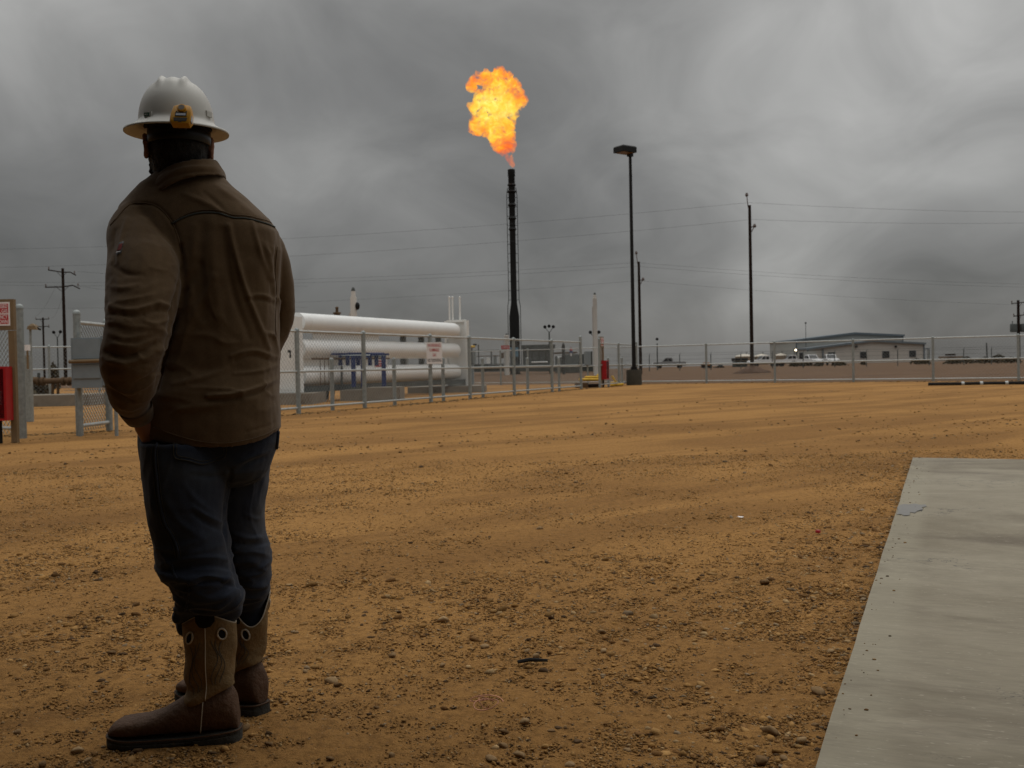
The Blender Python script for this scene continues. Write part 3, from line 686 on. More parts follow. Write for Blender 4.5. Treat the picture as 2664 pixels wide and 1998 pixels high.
# ------------------------------------------------------------------ white tank skid
A1, A2 = at(742, 962, 30.4), at(1190, 953, 41.0); A1[2] = A2[2] = 0
ax = (A2 - A1) / np.linalg.norm(A2 - A1); axL = np.linalg.norm(A2 - A1); pr_ = np.array([ax[1], -ax[0], 0])
t = thing('gas_vessel_skid', 'stack of three long white horizontal gas tanks behind the fence', 'gas tanks', A1)
for zc in (2.50, 1.68, 0.83):
    c = A1 + ax * 0.6 + Z * zc; L = axL - 0.75
    MB().lathe(c, [(.02, 0), (.31, .05), (.31, L - .18), (.295, L - .09), (.24, L - .03), (.13, L), (.01, L + .01)], 36, 0, ax).build('tank', M['white_paint'], t, smooth=True)
mb = MB(); mb.obox(A1 + ax * .02 + Z * 1.49, pr_ * .50, ax * .22, Z * 1.15); mb.build('end_cabinet', M['white_plain'], t)
fc_ = A1 + ax * (-.205) + Z * 1.45
mb = MB(); mb.obox(fc_, pr_ * .46, ax * .004, Z * 1.02); mb.build('cabinet_door', M['white_plain'], t)
mb = MB(); hp = at(752, 914, 29.75); mb.obox(hp, pr_ * .03, ax * .03, Z * .04); mb.obox(hp + pr_ * .04 - Z * .09, pr_ * .015, ax * .02, Z * .11); mb.build('handle', M['black_steel'], t)
e = A1 + ax * axL
mb = MB(); mb.obox(e + Z * 1.48, pr_ * .40, ax * .02, Z * 1.36); mb.build('end_plate', M['white_plain'], t)
for s in (-1, 1):
    mb = MB(); mb.obox(e + pr_ * s * .46 + Z * 1.50, pr_ * .055, ax * .10, Z * 1.42); mb.build('column', M['white_plain'], t)
mb = MB(); mb.obox(e + Z * 2.90, pr_ * .40, ax * .11, Z * .05); mb.build('top_beam', M['white_plain'], t)
for x in (1170, 1178, 1197):
    q = at(x, 836, e[1]); q2 = at(x - 1, 776, e[1]); mb = MB(); mb.cyl(q - Z * .05, q2, .035, n=10); mb.lathe(q2, [(.045, 0), (.045, .06), (.02, .08)], 10); mb.build('vent_pipe', M['white_plain'], t, smooth=True)
mb = MB(); mb.obox(A1 + ax * (axL * .30) + Z * 2.08, ax * (axL * .17), pr_ * .03, Z * .16); mb.build('panel', M['white_plain'], t)
mb = MB(); mb.obox(A1 + ax * (axL * .28) + Z * 1.26, ax * (axL * .22), pr_ * .03, Z * .16); mb.build('panel', M['white_plain'], t)
for s in (-1, 1):
    mb = MB(); mb.obox(A1 + ax * (axL / 2) + pr_ * s * .33 + Z * .42, ax * (axL / 2 + .1), pr_ * .06, Z * .09); mb.build('skid_beam', M['grey_dark'], t)
for k in (.62, .74, .86):
    for zc in (2.09, 1.255):
        mb = MB(); q = A1 + ax * axL * k + Z * zc; mb.obox(q, ax * .06, pr_ * .10, Z * .10); mb.cyl(q - ax * .14, q + ax * .14, .05, n=8); mb.build('saddle_valve', M['grey_dark'], t)
mb = MB()
for k in (.115, .135, .155): mb.cyl(A1 + ax * axL * k + pr_ * .36 + Z * .50, A1 + ax * axL * k + pr_ * .36 + Z * 1.36, .012, n=6)
mb.cyl(A1 + ax * .9 + pr_ * .36 + Z * 1.37, A1 + ax * axL * .48 + pr_ * .36 + Z * 1.37, .03, n=8); mb.build('small_piping', M['rust_brown'], t, smooth=True)
q = at(877, 823, 34.2); mb = MB(); mb.lathe([q[0], q[1], 2.77], [(.10, 0), (.10, .14), (.14, .16), (.14, .20), (.05, .22), (.05, .34), (.07, .36), (.03, .40)], 12); mb.build('relief_valve', M['rust_brown'], t, smooth=True)
# sign on the tanks (its small lettering cannot be read)
q = at(990, 945, 34.6); mb = MB(); sign_plate(mb, q, np.array([1., .1, 0]), .46, .28); f2 = np.array([.1, -1, 0])
for dz, wd in ((.07, .17), (-.02, .14), (-.095, .18)): mb.obox(q + Z * dz + f2 * .006, np.array([wd, wd * .1, 0]), f2 * .001, Z * .024, 1)
tag(mb.build('tank_notice', [M['sign_white'], M['sign_red']], origin=q), 'small red and white notice on the white tanks behind the blue rack', 'notice')
# blue pipe rack in front
by = 32.2
t = thing('pipe_rack', 'dark blue steel pipe rack in front of the white tanks', 'pipe rack', (at(930, 1000, by)[0], by, 0))
def pxbar(x0, y0, x1, y1, Y, w, dpt): return pxbox(MB(), x0, y0, x1, y1, Y, dpt)
pxbar(850, 917, 960, 924, by, .1, .12).build('beam', M['blue'], t); pxbar(963, 919, 1011, 925, by + .25, .1, .12).build('beam', M['blue'], t)
mb = MB(); mb.cyl(at(862, 921, by + .9), at(1000, 921, by + .9), .05, n=8); mb.build('beam', M['blue'], t)
for x, yb in ((919, 1007), (944, 1007), (998, 1005)): pxbar(x - 4.5, 925, x + 4.5, yb, by + .02 + (.25 if x > 970 else 0), .1, .11).build('leg', M['blue'], t)
for x in (885, 904, 931, 962, 979): pxbar(x - 4.5, 925, x + 4.5, 951, by + .35, .1, .1).build('hanger', M['blue'], t)
pxbar(915, 925, 957, 931, by + .04, .1, .06).build('beam', M['blue'], t)
MB().cyl(at(889, 952, by + .1), at(889, 1008, by + .1), .035, n=8).build('drain_pipe', M['grey_dark'], t, smooth=True)
MB().cyl(at(862, 926, by + .55), at(1005, 926, by + .55), .045, n=8).build('pipe', M['galv'], t, smooth=True)
def pad(x0, x1, Y, dep, hh, label, yaw=0):
    a, b = at(x0, 1000, Y), at(x1, 1000, Y)
    o = MB().box(((a[0] + b[0]) / 2, Y + dep / 2, hh / 2 - .06), (b[0] - a[0], dep, hh + .1), yaw).build('concrete_footing', M['concrete_pad'], origin=(a[0], Y, 0))
    return tag(o, label, 'concrete footing')
pad(884, 950, 31.75, 1.5, .36, 'concrete footing under the left legs of the blue pipe rack')
pad(951, 1040, 31.45, 1.4, .43, 'larger concrete footing under the right legs of the blue pipe rack')
pad(690, 812, 29.4, 2.2, .34, 'concrete footing under the near end of the white tanks')
pad(1060, 1262, 39.6, 2.6, .26, 'long concrete footing under the far end of the white tanks')
# stuff under the tanks
q = at(840, 1012, 32.6); mb = MB()
for k in range(6): mb.cyl(q + [k * .17 - .55, .1 * (k % 2), -.35], q + [k * .17 - .55 + .05, .1 * (k % 2), .02 + .08 * (k % 3)], .05, n=8)
mb.cyl(q + [-.8, 0, -.02], q + [.55, 0, .0], .06, n=8); tag(mb.build('pipe_manifold', M['grey_dark'], origin=q, smooth=True), 'low dark pipe manifold on the ground below the near end of the white tanks', 'manifold')

# ------------------------------------------------------------------ flare, stacks, poles
GROUNDED = lambda px, Y: np.array([at(px, 980, Y)[0], Y, float(ground_z(at(px, 980, Y)[0], Y))])
def topz(px, py, Y): return at(px, py, Y)[2]
FY = 120.0; fbs = GROUNDED(1341, FY); ftop = topz(1329, 440, FY)
t = thing('flare_stack', 'tall black flare stack with ladder pipes rising behind the fence', 'flare stack', fbs)
zc = topz(1339, 797, FY)
MB().lathe(fbs, [(.70, -.1), (.70, .1), (.60, .12), (.60, zc - 1.2), (.36, zc + .5), (.36, ftop - 3.9), (.40, ftop - 3.8), (.40, ftop - .9), (.44, ftop - .8), (.44, ftop - .05), (.38, ftop)], 20).build('stack', M['black_steel'], t, smooth=True)
for s in (-1, 1):
    mb = MB(); mb.tube([fbs + [s * .76, -.1, .3], fbs + [s * .76, -.1, zc], fbs + [s * .62, -.1, zc + .8], fbs + [s * .62, -.1, ftop - 3.2], fbs + [s * .5, -.1, ftop - 2.2]], .045, 6)
    for k in range(12):
        zz = zc + .8 + k * (ftop - 4.2 - zc) / 11; mb.cyl(fbs + [s * .3, -.1, zz], fbs + [s * .64, -.1, zz], .035, n=6)
    mb.build('riser_pipe', M['black_steel'], t, smooth=True)
for k, (zz, w_) in enumerate(((ftop - 1.9, .55), (ftop - 2.7, .64), (ftop - 4.3, .54), (ftop - 5.9, .52), (ftop - 7.2, .50))):
    MB().lathe(fbs + Z * zz, [(.36, -.22), (w_ * .82, -.06), (w_, 0), (w_ * .85, .12), (.36, .25)], 16).build('collar', M['black_steel'], t, smooth=True)
mb = MB(); pt = at(1338, 916, FY - .8); mb.box(pt, (.95, .5, 1.1)); mb.box(pt - [0, .26, 0], (.5, .04, .55)); tag(mb.build('control_box', mat('light_blue_paint', (.10, .2, .27), .5, 0, .1, 3), t))

# flame
fo = [(100, 640, 705), (130, 560, 735), (165, 530, 790), (200, 380, 860), (235, 260, 890), (270, 245, 910), (310, 235, 920), (350, 205, 925), (390, 250, 935), (430, 280, 960), (470, 285, 985), (510, 285, 1015), (550, 285, 1030), (590, 285, 1025),
      (630, 245, 1010), (670, 225, 910), (710, 225, 920), (750, 228, 940), (790, 220, 945), (830, 218, 930), (870, 220, 915), (910, 228, 895), (950, 240, 880), (985, 250, 870), (1030, 470, 865), (1070, 490, 880), (1110, 520, 885), (1150, 530, 880), (1190, 540, 895), (1230, 560, 885), (1270, 600, 878), (1310, 640, 875), (1350, 665, 870), (1390, 745, 870), (1430, 770, 872), (1470, 800, 880), (1495, 830, 885), (1525, 835, 880)]
sc_ = 5.532
mb = MB(); fr = np.random.default_rng(11)
for k, (yy, xl, xr) in enumerate(fo):
    w = xr - xl; nb = max(2, int(w / 55))
    for j in range(nb):
        ux = (j + .5) / nb; x = xl + w * ux; rpx = min(w * .5, 44 + 20 * fr.random()) if yy < 1280 else min(w * .42, 26)
        x = min(max(x, xl + rpx * .8), xr - rpx * .8)
        c = at(1180 + x / sc_, 160 + yy / sc_, FY); half = w / sc_ * FY / F * .5
        c = c + np.array([0, (fr.random() * 2 - 1) * half * math.sqrt(max(0, 1 - (2 * ux - 1) ** 2)) * .75, 0])
        mb.ball(c, rpx / sc_ * FY / F, 6)
fm = remeshed(mb, 0.16, 2, .5)
c, n = co_no(fm); set_co(fm, c + n * (.60 * fbm(c * .9, 3) + .42 * fbm(c * 2.3 + 7, 2) + .04)[:, None] * np.clip((c[:, 2:3] - ftop) / 5, .3, 1))
m, tt_, b = new_mat('burning_gas'); tt_.nodes.remove(b)
out = [x for x in tt_.nodes if x.type == 'OUTPUT_MATERIAL'][0]
tcf = node(tt_, 'ShaderNodeTexCoord')
def fnoise(scale, detail, rough, dist, sc):
    mp = node(tt_, 'ShaderNodeMapping'); mp.inputs['Scale'].default_value = sc; tt_.links.new(tcf.outputs['Object'], mp.inputs[0])
    n = node(tt_, 'ShaderNodeTexNoise', Scale=scale, Detail=detail, Roughness=rough, Distortion=dist); tt_.links.new(mp.outputs[0], n.inputs['Vector']); return n.outputs[0]
def frange(x, a, c, lo=0.0, hi=1.0):
    q = node(tt_, 'ShaderNodeMapRange'); q.inputs[1].default_value = a; q.inputs[2].default_value = c; q.inputs[3].default_value = lo; q.inputs[4].default_value = hi; tt_.links.new(x, q.inputs[0]); return q.outputs[0]
nA = fnoise(.72, 7, .66, 1.5, (1, 1, 1.1)); nB = fnoise(.40, 5, .6, .8, (1, 1, 1.3))
sz = node(tt_, 'ShaderNodeSeparateXYZ'); tt_.links.new(tcf.outputs['Object'], sz.inputs[0])
thin = frange(sz.outputs[2], 0.5, 4.5, .40, 1.0)              # the gas is still thin where it leaves the tip
dens = mathn(tt_, 'MULTIPLY', mathn(tt_, 'MULTIPLY', mathn(tt_, 'ADD', frange(nA, .40, .58), frange(sz.outputs[2], 3.6, .3, 0, .55)), thin), 1.9)
rp = node(tt_, 'ShaderNodeValToRGB'); cr = rp.color_ramp
cr.elements[0].position = .26; cr.elements[0].color = (.80, .10, .012, 1); cr.elements[1].position = .70; cr.elements[1].color = (1.0, .90, .26, 1)
for pos, col in ((.38, (1.0, .24, .015, 1)), (.48, (1.0, .44, .03, 1)), (.58, (1.0, .66, .07, 1))): e_ = cr.elements.new(pos); e_.color = col
hot = mathn(tt_, 'ADD', mathn(tt_, 'MULTIPLY', nA, 1.0), mathn(tt_, 'MULTIPLY_ADD', nB, .55, -.31))
# hottest in the middle of the plume
cen_ = node(tt_, 'ShaderNodeVectorMath', _operation='DISTANCE'); tt_.links.new(tcf.outputs['Object'], cen_.inputs[0]); cen_.inputs[1].default_value = tuple(at(1292, 282, FY) - np.array([fbs[0], FY, ftop]))
hot = mathn(tt_, 'ADD', hot, frange(cen_.outputs['Value'], .5, 5.0, .13, -.13)); tt_.links.new(hot, rp.inputs[0])
ev = node(tt_, 'ShaderNodeEmission'); tt_.links.new(rp.outputs[0], ev.inputs[0]); tt_.links.new(mathn(tt_, 'MULTIPLY', dens, 1.28), ev.inputs[1])
ab = node(tt_, 'ShaderNodeVolumeAbsorption'); ab.inputs['Color'].default_value = (0, 0, 0, 1); tt_.links.new(dens, ab.inputs['Density'])
ad = node(tt_, 'ShaderNodeAddShader'); tt_.links.new(ev.outputs[0], ad.inputs[0]); tt_.links.new(ab.outputs[0], ad.inputs[1]); tt_.links.new(ad.outputs[0], out.inputs['Volume'])
try: m.cycles.volume_step_rate = .2
except Exception: pass
fm.materials.append(m); fc0 = np.array([fbs[0], FY, ftop]); c, n = co_no(fm); set_co(fm, c - fc0)
tag(finish('flame', fm, None, fc0, 'all'), 'large billowing orange and yellow gas flame above the black flare stack', 'flame')

# area light pole
LB = gnd(1650, 1002); lt = topz(1631, 394, LB[1])
t = thing('light_pole', 'tall dark parking lot light on a round concrete base by the fence corner', 'light pole', LB)
MB().lathe(LB, [(.36, -.1), (.36, .68), (.34, .72), (.01, .721)], 24).build('concrete_base', M['concrete_dark'], t, smooth=True)
mb = MB(); mb.box(LB + Z * .735, (.36, .36, .025)); mb.box(LB + Z * .80, (.27, .27, .11)); mb.build('base_cover', M['pole_dark'], t)
MB().loft([[LB + np.array([a * w_, b_ * w_, z_]) for a, b_ in ((-1, -1), (1, -1), (1, 1), (-1, 1))] for z_, w_ in ((.74, .085), (lt - .25, .062))]).build('pole', M['pole_dark'], t)
hx = at(1619, 396, LB[1]); yw = R(35)
hu, hv = np.array([math.cos(yw), math.sin(yw), 0]), np.array([-math.sin(yw), math.cos(yw), 0])
hc = np.array([LB[0], LB[1], lt]) - hu * .42 - hv * .12
mb = MB(); mb.loft([[hc + hu * a * w_ + hv * b_ * w_ * .8 + Z * z_ for a, b_ in ((-1, -1), (1, -1), (1, 1), (-1, 1))] for z_, w_ in ((-.14, .40), (-.13, .42), (.10, .42), (.15, .38))]); mb.build('lamp_head', M['pole_dark'], t)
MB().obox(hc - Z * .143, hu * .34, hv * .26, Z * .004).build('lens', mat('lamp_lens', (.14, .09, .055), .3, 0, .1, 5), t)
MB().obox(np.array([LB[0], LB[1], lt - .12]), hu * .12, hv * .09, Z * .12).build('arm', M['pole_dark'], t)

def wood_pole(label, px, Y, toppx, toppy, r, arms=(), cans=False, insul=True, name='utility_pole'):
    b = GROUNDED(px, Y); tz = topz(toppx, toppy, Y); t = thing(name, label, 'utility pole', b)
    MB().cyl(b - Z * .3, np.array([b[0], b[1], tz]), r, r * .72, 12).build('pole', M['wood_pole'], t, smooth=True)
    for zz, L, tilt, sag in arms:
        c = np.array([b[0], b[1] - r, tz - zz]); mb = MB()
        mb.tube([c + [-L, 0, tilt], c + [0, 0, 0], c + [L * .6, 0, -tilt * .3 + sag * .6], c + [L, 0, -tilt - sag]], .07, 6); mb.build('crossarm', M['wood_pole'], t)
        for s in (-1, 1): MB().cyl(c + [s * L * .35, 0, 0], c + [0, 0, -.55], .025, n=5).build('brace', M['wood_pole'], t)
        for s in (-.95, .9):
            q = c + [s * L, 0, tilt * -s]; mb = MB(); mb.lathe(q, [(.04, 0), (.07, .12), (.05, .2), (.09, .24), (.05, .36)], 8); mb.build('insulator', M['ceramic'], t)
    if not arms and insul:
        q = np.array([b[0], b[1], tz]); mb = MB(); mb.cyl(q - [.12, 0, .2], q + [-.22, 0, .75], .04, n=6); mb.lathe(q + [-.23, 0, .75], [(.08, 0), (.15, .1), (.08, .3)], 8); mb.build('insulator', M['ceramic'], t)
        c = q - Z * 1.9; mb = MB(); mb.cyl(c, c + [.38, 0, .12], .05, n=6); mb.cyl(c - Z * .6, c + [.35, 0, .05], .04, n=6); mb.lathe(c + [.40, 0, .0], [(.10, 0), (.16, .12), (.08, .3)], 8); mb.build('bracket', M['ceramic'], t)
    if cans:
        for s in (-1, 1):
            c = b + [s * .66, -.05, topz(toppx, 864, Y) - b[2]]; mb = MB(); mb.lathe(c, [(.3, 0), (.44, .05), (.44, 1.0), (.38, 1.08), (.1, 1.12)], 14); mb.cyl(c + [.15 * s, 0, 1.1], c + [.15 * s, 0, 1.45], .05, n=6); mb.build('transformer', M['grey_dark'], t, smooth=True)
    return b, tz
UP, uz = wood_pole('tall bare dark utility pole on a dirt mound beyond the right fence', 1957, 85, 1948, 534, .17)
TP, tz2 = wood_pole('thin dark utility pole close behind the light pole', 1667, 100, 1658, 681, .17)
L1, l1z = wood_pole('dark utility pole with two crossarms left of the man', 171, 112, 163, 698, .20, ((.45, 1.55, .28, .1), (2.1, 1.95, .0, .25)))
L2, l2z = wood_pole('smaller distant utility pole with two crossarms seen through the open gate', 116, 175, 113, 826, .20, ((.3, 1.2, 0, 0), (1.6, 1.2, .05, .1)))
RP, rz = wood_pole('distant utility pole with two transformer cans at the right edge', 2651, 130, 2646, 781, .22, ((.35, 1.0, -.1, 0), (2.0, .75, -.1, 0)), True)
q = np.array([UP[0], UP[1], UP[2] + .05]); mb = MB()
rings = []
for k, (rr_, zz) in enumerate(((1.7, -.25), (1.25, .10), (.8, .32), (.42, .5), (.2, .55))):
    rings.append([q + np.array([math.cos(a) * rr_ * (1 + .22 * math.sin(3 * a + k) + .12 * math.sin(7 * a)), math.sin(a) * rr_, zz * (1 + .15 * math.sin(5 * a + 2 * k))]) for a in np.linspace(0, 6.283, 24, endpoint=False)])
mb.loft(rings); tag(mb.build('dirt_mound', mat('dark_heaped_soil', (.085, .05, .032), .95, 0, .3, 2, .6, 6), smooth='all', origin=q), 'low heap of dark soil round the foot of the utility pole', None, None, 'structure')

# power lines
def line(pts, label, r=.008, grp=None):
    pts = [np.asarray(p, float) for p in pts]; mb = MB()
    for a, b in zip(pts[:-1], pts[1:]):
        L = np.linalg.norm(b - a); mb.tube([a + (b - a) * s - Z * 4 * s * (1 - s) * L * .012 for s in np.linspace(0, 1, 14)], r, 4)
    tag(mb.build('power_line', M['cable'], origin=pts[0]), label, 'power line')
line([at(-400, 652, 100), at(1947, 527, 85), at(3300, 540, 92)], 'uppermost thin power line crossing the sky to the tall bare pole', .0075)
line([at(-400, 700, 100), at(1956, 571, 85), at(3300, 555, 92)], 'second thin power line just below the uppermost one', .0075)
line([at(-300, 728, 105), at(1655, 683, 100), at(3300, 738, 120)], 'upper of two close power lines meeting the thin pole behind the light pole', .0075)
line([at(-300, 736, 105), at(1660, 693, 100), at(3300, 745, 120)], 'lower of two close power lines meeting the thin pole behind the light pole', .0075)
line([at(-300, 800, 120), at(1662, 730, 105), at(3300, 798, 125)], 'faint lowest power line crossing the sky behind the poles', .0075)
line([at(201, 706, 112), at(420, 716, 118), at(800, 745, 130)], 'power line running right from the top crossarm of the left pole', .009)
line([at(203, 744, 112), at(420, 768, 118), at(800, 800, 130)], 'power line running right from the lower crossarm of the left pole', .009)
line([at(146, 742, 112), at(84, 826, 175)], 'power line sloping down left between the two left poles', .009)
line([at(165, 760, 112), at(132, 828, 175)], 'steeper power line between the two left poles', .009)

def floodlight(label, px, Y, topy, heads):
    b = GROUNDED(px, Y); tz = topz(px, topy, Y); t = thing('floodlight_mast', label, 'floodlight', b)
    MB().cyl(b, np.array([b[0], b[1], tz - .6]), .10, .08, 8).build('mast', M['grey_dark'], t, smooth=True)
    if len(heads) > 1: MB().tube([b + [heads[0][0] * .85, 0, tz - b[2] - .15], b + [0, 0, tz - b[2] - .75], b + [heads[-1][0] * .85, 0, tz - b[2] - .15]], .045, 6).build('bracket', M['grey_dark'], t, smooth=True)
    for hx_, hz in heads:
        mb = MB(); mb.lathe(b + [hx_, 0, tz - b[2] + hz], [(.10, -.14), (.20, -.05), (.20, .1), (.08, .16)], 10, 0, (.3 * hx_, -1, -.2)); mb.build('lamp', M['black_steel'], t, smooth=True)
floodlight('mast with three round floodlights right of the flare stack', 1431, 120, 850, ((-.50, 0), (0, .08), (.50, 0)))
floodlight('mast with three round floodlights in front of the slim white stack', 1549, 118, 864, ((-.50, 0), (0, .08), (.50, 0)))
floodlight('slim mast with twin floodlights seen through the open gate', 152, 125, 864, ((-.42, 0), (.42, 0.05)))
floodlight('distant slim mast with one dark lamp right of the light pole', 1711, 140, 882, ((0, 0),))

def vent(label, px, Y, toppy, r, m, head=True, lamp=False, botz=0):
    b = GROUNDED(px, Y); tz = topz(px, toppy, Y); t = thing('vent_stack', label, 'vent stack', b)
    prof = [(r * 1.1, 0), (r, .05), (r, tz - b[2] - .5)] + ([(r * .75, tz - b[2] - .45), (r * .7, tz - b[2] - .2)] if head else [(r, tz - b[2] - .2)]) + [(r * .3, tz - b[2] - .1)]
    MB().lathe(b, prof, 16).build('stack', M[m], t, smooth=True)
    MB().lathe(b + Z * (tz - b[2] - .15), [(r * .5, -.12), (r * .62, .05), (r * .3, .18)], 12).build('cap', M['grey_dark'], t, smooth=True)
    if lamp: MB().ball(b + [r * 1.25, -.05, tz - b[2] - .95], (.13, .13, .2), 8).build('lamp', M['black_steel'], t, smooth=True)
    mb = MB(); mb.cyl(b + [-r * 1.2, 0, .2], b + [-r * 1.2, 0, tz - b[2] - 1.3], r * .18, n=6); mb.build('ladder_pipe', M[m], t)
vent('pale vent stack with a small lamp rising behind the white tanks', 924, 52, 749, .165, 'cladding', True, True)
vent('slim pale vent stack between the flare and the light pole', 1551, 95, 762, .20, 'cladding', True)
vent('short white stack just left of the flare base', 1320, 110, 868, .25, 'cladding', False)
vent('short dark exhaust stack above the far equipment', 1467, 105, 892, .16, 'black_steel', False)

# ------------------------------------------------------------------ compound equipment beyond the tanks
def eq(name, label, cat, parts, group=None):          # parts: (name, px box, Y, depth, material)
    x0, y0, x1, y1 = parts[0][1]; Y = parts[0][2]; b = GROUNDED((x0 + x1) / 2, Y)
    t = thing(name, label, cat, b, group)
    for nm, bx, Y_, dp, mt in parts:
        mb = MB()
        a_, b_ = at(bx[0], bx[3], Y_), at(bx[2], bx[1], Y_)
        if nm.startswith('pipe') or nm == 'cylinder':
            if (b_[0] - a_[0]) > (b_[2] - a_[2]): mb.cyl([a_[0], Y_, (a_[2] + b_[2]) / 2], [b_[0], Y_, (a_[2] + b_[2]) / 2], (b_[2] - a_[2]) / 2, n=12)
            else: mb.cyl([(a_[0] + b_[0]) / 2, Y_, a_[2]], [(a_[0] + b_[0]) / 2, Y_, b_[2]], (b_[0] - a_[0]) / 2, n=12)
            mb.build(nm, M[mt], t, smooth=True)
        else:
            pxbox(mb, bx[0], bx[1], bx[2], bx[3], Y_, dp); mb.build(nm, M[mt], t)
    return t
gy = lambda Y, px: 951 - .02 * (px - 1332) + 1.03 * F / Y   # where level ground shows
eq('equipment_column', 'dark grey equipment column beside the end of the white tanks', 'equipment', [('body', (1206, 889, 1219, gy(44, 1212)), 44, .6, 'dark_green'), ('panel', (1209, 895, 1217, 935), 43.9, .08, 'grey_dark'), ('base', (1205, 985, 1222, gy(44, 1212)), 43.8, .9, 'grey_dark')])
eq('junction_box', 'low grey junction box right of the white tanks', 'junction box', [('body', (1219, 948, 1232, gy(43, 1225)), 43, .5, 'grey_box'), ('lid', (1218, 945, 1233, 948), 42.95, .6, 'grey_dark')])
eq('containment_wall', 'long low dark green containment wall in the distance beyond the compound', 'containment wall', [('wall_panel', (1233 + k * 42, 949, 1274 + k * 42, 967), 118, 2.5, 'dark_green') for k in range(8)])
eq('compressor_house', 'dark grey compressor building with a ribbed roof right of the flare base', 'compressor', [
    ('body', (1362, 907, 1440, 966), 128, 6, 'dark_green'), ('roof', (1358, 896, 1444, 907), 127.5, 7, 'grey_dark')] +
    [('vent_panel', (1368 + k * 18, 915, 1382 + k * 18, 938), 127.9, .1, 'grey_dark') for k in range(4)] + [('pipe', (1360, 908.5, 1442, 911.5), 127, .3, 'galv'), ('pipe', (1383, 940, 1425, 944), 110, .3, 'white_plain')])
eq('pump_skid', 'low cluster of grey pumps and pipes left of the flare base', 'pump', [
    ('frame', (1222, 945, 1345, 950), 112, 3, 'grey_dark'), ('cylinder', (1228, 915, 1238, 946), 112, 1, 'galv'), ('cylinder', (1266, 930, 1276, 946), 111, 1, 'white_plain'),
    ('cylinder', (1284, 924, 1292, 946), 112, 1, 'galv'), ('cylinder', (1297, 928, 1305, 946), 111.5, 1, 'white_plain'), ('pipe', (1222, 909, 1332, 912.5), 111, 1, 'grey_dark'),
    ('pipe', (1240, 924, 1330, 928), 111.4, 1, 'rust_brown'), ('post', (1277, 912, 1280, 950), 111, .2, 'grey_dark'), ('post', (1224, 912, 1227, 950), 111, .2, 'grey_dark'), ('post', (1328, 912, 1331, 950), 111, .2, 'grey_dark'),
    ('motor', (1302, 918, 1312, 932), 111, 1, 'rust_brown'), ('tray', (1222, 950, 1345, 968), 112.5, 2, 'dark_green')])
eq('yellow_actuator', 'small yellow valve actuator above the far pumps', 'valve', [('cylinder', (1221, 899, 1236, 905), 100, .5, 'yellow'), ('stem', (1227, 905, 1229, 950), 100.2, .15, 'grey_dark'), ('pipe', (1231, 894, 1240, 899), 100.3, .3, 'black_steel'), ('stem', (1244, 897, 1246, 948), 100.3, .15, 'grey_dark')])
eq('equipment_shed', 'low grey equipment shed with red brown roof behind the far gate', 'shed', [('body', (1449, 925, 1513, gy(122, 1480)), 122, 5, 'grey_dark'), ('roof', (1446, 915, 1502, 920), 121.5, 6, 'rust_brown'), ('tank', (1470, 921, 1520, 948), 121, 1, 'grey_dark'), ('pipe', (1450, 927, 1468, 930), 120.6, .4, 'white_plain')])
q = at(1485, 917, 112); mb = MB()
t = thing('flag', 'small red, white and blue flag hanging limp beyond the fence', 'flag', GROUNDED(1484, 112))
MB().cyl(GROUNDED(1484, 112), at(1483, 903, 112), .03, n=6).build('pole', M['grey_dark'], t)
for nm, y0, y1, w0, w1, mt in (('red_stripe', 904, 912, .10, .30, 'sign_red'), ('blue_field', 912, 919, .30, .34, 'blue'), ('white_stripe', 919, 926.5, .20, .12, 'sign_white')):
    a_, b_ = at(1484.5, y0, 112), at(1486, y1, 112); MB().loft([[a_ + [-w0 * .5, 0, 0], a_ + [w0 * .2, -.1, 0], a_ + [w0 * .7, .05, 0], a_ + [w0 * .1, .1, 0]], [b_ + [-w1 * .6, 0, 0], b_ + [0, -.12, 0], b_ + [w1 * .6, .05, 0], b_ + [0, .12, 0]]]).build(nm, M[mt], t)
q = at(1314, 903.5, 100); t = thing('red_sign', 'small red sign with white lettering left of the flare stack', 'sign', GROUNDED(1314, 100))
pxbox(MB(), 1304, 898.5, 1325, 908.5, 100, .04).build('sign_plate', M['sign_red'], t)
mb = MB(); text_mesh(mb, '1 MOO', at(1315, 903.5, 99.96), (1, 0, 0), Z, .19, .6, 0, .004); mb.build('lettering', M['sign_white'], t)
MB().cyl(GROUNDED(1314, 100.1), at(1314, 899, 100.1), .04, n=6).build('post', M['galv'], t)
# far gate clutter
eq('gate_cabinet', 'grey blue box cabinet mounted between the far gate posts', 'cabinet', [('body', (1521, 914, 1537, 949), 46, .3, 'grey_box'), ('side', (1537, 914, 1541, 949), 46.05, .25, 'grey_dark'), ('post', (1528, 949, 1531, gy(46.1, 1530)), 46.1, .08, 'galv')])
eq('timber_step', 'dark brown timber block on the ground by the far gate', 'timber', [('block', (1499, 996, 1530, gy(43.2, 1515)), 43.2, 1.0, 'rust_brown'), ('block', (1531, 999, 1563, gy(43.4, 1515)), 43.4, 1.0, 'wood_pole')])
for k, (x0, x1, y, Y) in enumerate(((1506, 1566, 987.5, 44.4), (1521, 1566, 981.5, 45.0), (1552, 1568, 976.5, 45.6))):
    lab = ('lowest long yellow pipe lying on the timber by the far gate', 'middle yellow pipe of the small pile by the far gate', 'short topmost yellow pipe of the pile by the far gate')[k]
    a_, b_ = at(x0, y, Y), at(x1, y, Y); mb = MB(); mb.lathe(a_, [(.02, 0), (.055, .015), (.06, .05), (.06, np.linalg.norm(b_ - a_))], 12, 0, (b_ - a_)); tag(mb.build('yellow_pipe', M['yellow'], smooth=True, origin=a_), lab, 'pipe', 'yellow pipes by the far gate')
t = thing('yellow_brace', 'yellow sloping brace lying behind the red cabinet at the far gate', 'brace', GROUNDED(1605, 45.2))
